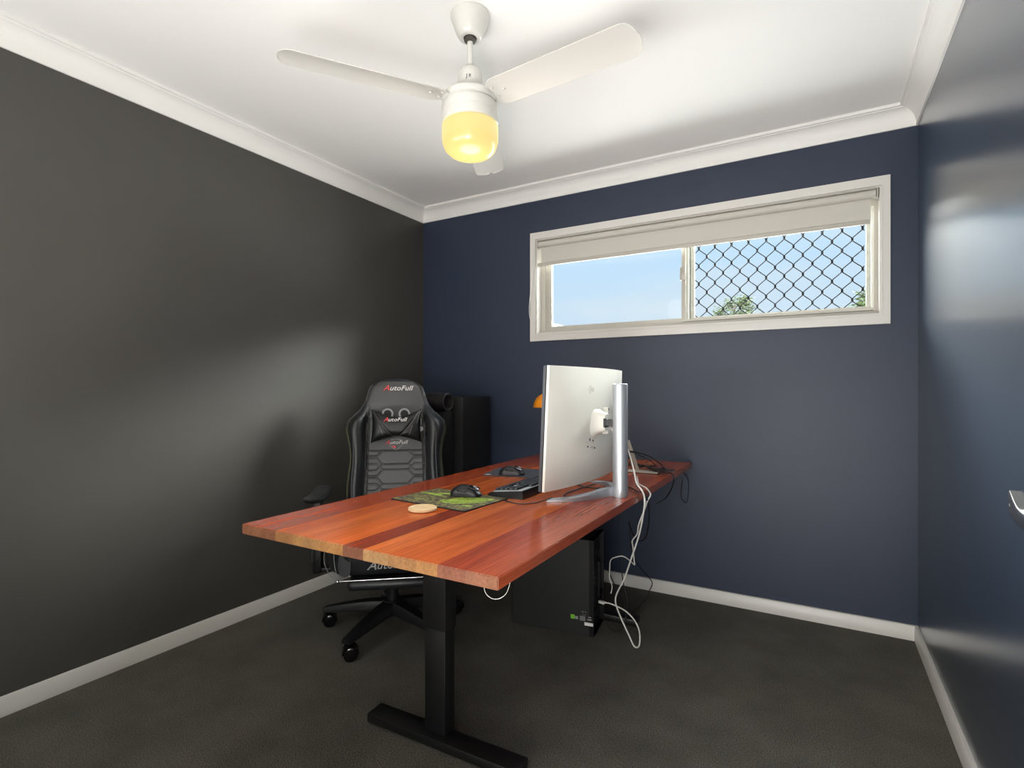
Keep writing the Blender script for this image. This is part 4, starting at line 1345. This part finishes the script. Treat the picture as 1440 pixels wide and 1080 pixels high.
tag(fin('round_tube', b, mat('dark_brown_tube', srgb(28, 25, 27), 0.5), None, 40), 'short black hollow tube lying on the lower corner box', 'tube')

# ================================================================== CABLES
def cable(pts, r, m, label, cat='cable', group=None, name='cable'):
    b = bmesh.new(); tube(b, smooth_path(pts, 7), r, 8)
    return tag(fin(name, b, m, None, 60), label, cat, group)
w1 = [(-0.700, 1.990, 0.975), (-0.672, 1.992, 0.935), (-0.640, 2.005, 0.900), (-0.610, 1.985, 0.828), (-0.592, 1.968, 0.775), (-0.572, 1.970, 0.748), (-0.566, 1.982, 0.718), (-0.570, 1.990, 0.674), (-0.605, 2.045, 0.56), (-0.660, 2.110, 0.430), (-0.700, 2.150, 0.335), (-0.745, 2.190, 0.252), (-0.755, 2.205, 0.206), (-0.743, 2.227, 0.145), (-0.704, 2.226, 0.071), (-0.683, 2.238, 0.022), (-0.670, 2.266, 0.018), (-0.682, 2.308, 0.058), (-0.713, 2.336, 0.091), (-0.759, 2.348, 0.119), (-0.816, 2.338, 0.140), (-0.842, 2.330, 0.145), (-0.873, 2.322, 0.146)]
c1 = cable(w1, 0.0034, M_wcab, 'thick white cable looping from the monitor down to the computer tower')
b = bmesh.new(); box(b, (-0.862, 2.325, 0.1455), (0.030, 0.018, 0.012), 0.003, 2, Matrix.Rotation(R(-14), 4, 'Z')); fin('plug', b, M_wcab, c1, 40)
cable([(-0.690, 2.300, 0.742), (-0.663, 2.220, 0.742), (-0.630, 2.120, 0.745), (-0.592, 2.055, 0.748), (-0.572, 2.040, 0.742), (-0.564, 2.058, 0.718), (-0.566, 2.019, 0.698), (-0.573, 2.000, 0.665), (-0.605, 2.040, 0.600), (-0.625, 2.085, 0.550), (-0.655, 2.120, 0.510), (-0.662, 2.150, 0.475), (-0.665, 2.175, 0.415), (-0.668, 2.195, 0.390)], 0.0029, M_wcab, 'thin kinked white cable falling off the desk edge beside the thick one')
cable([(-0.675, 2.215, 0.380), (-0.727, 2.236, 0.401), (-0.768, 2.240, 0.391), (-0.798, 2.262, 0.366), (-0.815, 2.298, 0.314), (-0.822, 2.316, 0.268), (-0.815, 2.330, 0.226), (-0.820, 2.328, 0.193)], 0.0024, M_wcab, 'short white cable end dangling behind the computer tower')
CG = 'black cables tangled at the back of the desk'
cable([(-0.760, 2.260, 0.85), (-0.723, 2.243, 0.86), (-0.695, 2.330, 0.845), (-0.68, 2.480, 0.81), (-0.653, 2.555, 0.77), (-0.622, 2.559, 0.742)], 0.0028, M_bcab, 'upper arching black cable over the back corner of the desk')
cable([(-0.760, 2.340, 0.83), (-0.733, 2.369, 0.84), (-0.695, 2.396, 0.82), (-0.676, 2.480, 0.79), (-0.659, 2.520, 0.76), (-0.643, 2.497, 0.742)], 0.0024, M_bcab, 'lower arching black cable just under the upper arch')
rnd = random.Random(3)
for q in range(5):
    pts = []
    x = -0.84 + 0.02 * q; y = 2.62 - 0.03 * q
    for k in range(11):
        pts.append((x + k * 0.022 + rnd.uniform(-.012, .012), y - k * 0.012 + rnd.uniform(-.035, .035), DT + 0.008 + 0.005 * q + rnd.uniform(0, .010)))
    cable(pts, 0.0028, M_bcab, ['lowest black cable of the tangle, lying flat on the back corner of the desk', 'black cable second from the bottom of the desk tangle', 'black cable in the middle layer of the desk tangle', 'black cable second from the top of the desk tangle', 'topmost black cable of the tangle, nearest the desk side edge'][q], group=CG)
cable([(-0.700, 2.52, 0.748), (-0.65, 2.47, 0.744), (-0.60, 2.46, 0.744), (-0.572, 2.446, 0.742), (-0.566, 2.450, 0.713), (-0.600, 2.56, 0.660), (-0.640, 2.62, 0.600), (-0.69, 2.62, 0.56)], 0.0028, M_bcab, 'black cable drooping over the desk edge near the back wall')
cable([(-0.640, 2.93, 0.690), (-0.610, 2.945, 0.650), (-0.603, 2.950, 0.605), (-0.606, 2.950, 0.552), (-0.616, 2.948, 0.513), (-0.640, 2.948, 0.533), (-0.642, 2.948, 0.583), (-0.632, 2.94, 0.640)], 0.0020, M_bcab, 'thin black cable loop hanging against the blue wall')
cable([(-0.720, 2.120, 0.740), (-0.645, 2.050, 0.740), (-0.590, 1.965, 0.745), (-0.570, 1.985, 0.735), (-0.566, 2.025, 0.700), (-0.575, 2.080, 0.650), (-0.600, 2.160, 0.570), (-0.635, 2.230, 0.495), (-0.68, 2.28, 0.464), (-0.716, 2.33, 0.475), (-0.746, 2.37, 0.511)], 0.0028, M_bcab, 'black cable running off the desk beside the silver column')
cable([(-0.776, 2.46, 0.50), (-0.776, 2.496, 0.366), (-0.755, 2.508, 0.297), (-0.737, 2.576, 0.229), (-0.709, 2.616, 0.172), (-0.724, 2.607, 0.123), (-0.722, 2.585, 0.107), (-0.761, 2.586, 0.060), (-0.809, 2.58, 0.005)], 0.0026, M_bcab, 'thin black cable bowing out in front of the white skirting board')
cable([(-0.79, 2.061, 0.740), (-0.806, 1.927, 0.740), (-0.812, 1.835, 0.740), (-0.800, 1.765, 0.742), (-0.785, 1.740, 0.745)], 0.0024, M_bcab, 'black cable crossing the desk under the monitor towards its base')
cable([(-0.893, 2.040, 0.739), (-0.822, 1.985, 0.739), (-0.765, 1.970, 0.739), (-0.722, 1.985, 0.739), (-0.700, 2.035, 0.740), (-0.690, 2.10, 0.740)], 0.0024, M_bcab, 'black cable lying across the desk behind the monitor')
cable([(-0.960, 1.600, 0.7392), (-0.925, 1.585, 0.7385), (-0.880, 1.575, 0.7385), (-0.850, 1.600, 0.7385), (-0.835, 1.640, 0.7385), (-0.810, 1.69, 0.747)], 0.0018, M_bcab, 'thin black keyboard lead on the desk by the monitor base')
cable([(-0.819, 2.47, 0.55), (-0.819, 2.47, 0.397), (-0.816, 2.47, 0.263), (-0.804, 2.46, 0.196), (-0.784, 2.45, 0.139), (-0.778, 2.445, 0.072), (-0.800, 2.440, 0.006)], 0.0028, M_bcab, 'black cable hanging straight down behind the computer tower')
cable([(-0.845, 2.347, 0.30), (-0.825, 2.390, 0.216), (-0.796, 2.407, 0.159), (-0.784, 2.414, 0.129), (-0.778, 2.404, 0.037), (-0.80, 2.368, 0.008), (-0.835, 2.369, 0.008), (-0.86, 2.376, 0.03)], 0.0024, M_bcab, 'thin black cable looping down to the carpet behind the tower')

# ================================================================== OUTSIDE
b = bmesh.new(); box(b, (-1, 29.5, -0.45), (12, 10, 0.1)); box(b, (-8.2, 15.5, -0.45), (7, 7, 0.1)); o = struct('ground_outside', b, M_grass)
def tree(loc, crown_r, crown_h, base_h, seed, label, nleaf=1500, bend=0):
    t = empty('tree', loc, 0, label, 'tree', None)
    rn = random.Random(seed)
    b = bmesh.new()
    tube(b, [(0, 0, 0), (0.1, 0, base_h * .5), (0.0, 0.1, base_h + crown_h * .6)], 0.1, 8, radii=[.16, .12, .04])
    tips = []
    for k in range(16):
        a = rn.uniform(0, 6.28); z0 = base_h + crown_h * rn.uniform(-.25, .6)
        rr = crown_r * rn.uniform(.4, .95)
        tip = Vector((rr * math.cos(a), rr * math.sin(a), min(z0 + crown_h * rn.uniform(.15, .4), base_h + crown_h * .95)))
        tube(b, [(0, 0, z0), tuple((Vector((0, 0, z0)) + tip) / 2 + Vector((0, 0, -.05))), tuple(tip)], 0.03, 5, radii=[.05, .03, .012])
        tips.append(tip)
    fin('trunk', b, M_bark, t, 50)
    b = bmesh.new()
    for k in range(nleaf):
        c = rn.choice(tips) + Vector((rn.gauss(0, crown_r * .17), rn.gauss(0, crown_r * .17), rn.gauss(0, crown_h * .11)))
        s = rn.uniform(.05, .11)
        M3 = Matrix.Rotation(rn.uniform(0, 6.28), 3, 'Z') @ Matrix.Rotation(rn.uniform(-1.2, 1.2), 3, 'X')
        vs2 = [b.verts.new(c + M3 @ Vector(p)) for p in ((-s, 0, 0), (0, -s * .45, 0.01), (s, 0, 0), (0, s * .45, 0.01))]
        b.faces.new(vs2)
    fin('foliage', b, M_leaf, t, 0)
    return t
tree((-4.10, 32.3, -0.40), 0.95, 1.5, 5.35, 4, 'tree crown seen through the middle of the security grille', 2600)
tree((1.95, 26.3, -0.40), 0.75, 1.3, 4.35, 9, 'tree crown seen through the right end of the security grille', 1800)
# neighbouring roof glimpsed at the left bottom of the window
hs = empty('house', (-8.2, 15.5, -0.40), 0, 'neighbouring house with a blue-grey metal roof at the window corner', 'house')
b = bmesh.new(); box(b, (0, 0, 1.35), (4.2, 5.0, 2.7)); fin('house_wall', b, M_wallext, hs, 0)
b = bmesh.new(); prism(b, [(-2.6, 2.65), (-0.2, 3.72), (0.2, 3.72), (2.9, 2.65), (2.9, 2.72), (0.2, 3.80), (-0.2, 3.80), (-2.6, 2.72)], 'y', -2.8, 2.8); fin('house_roof', b, M_roof, hs, 0)
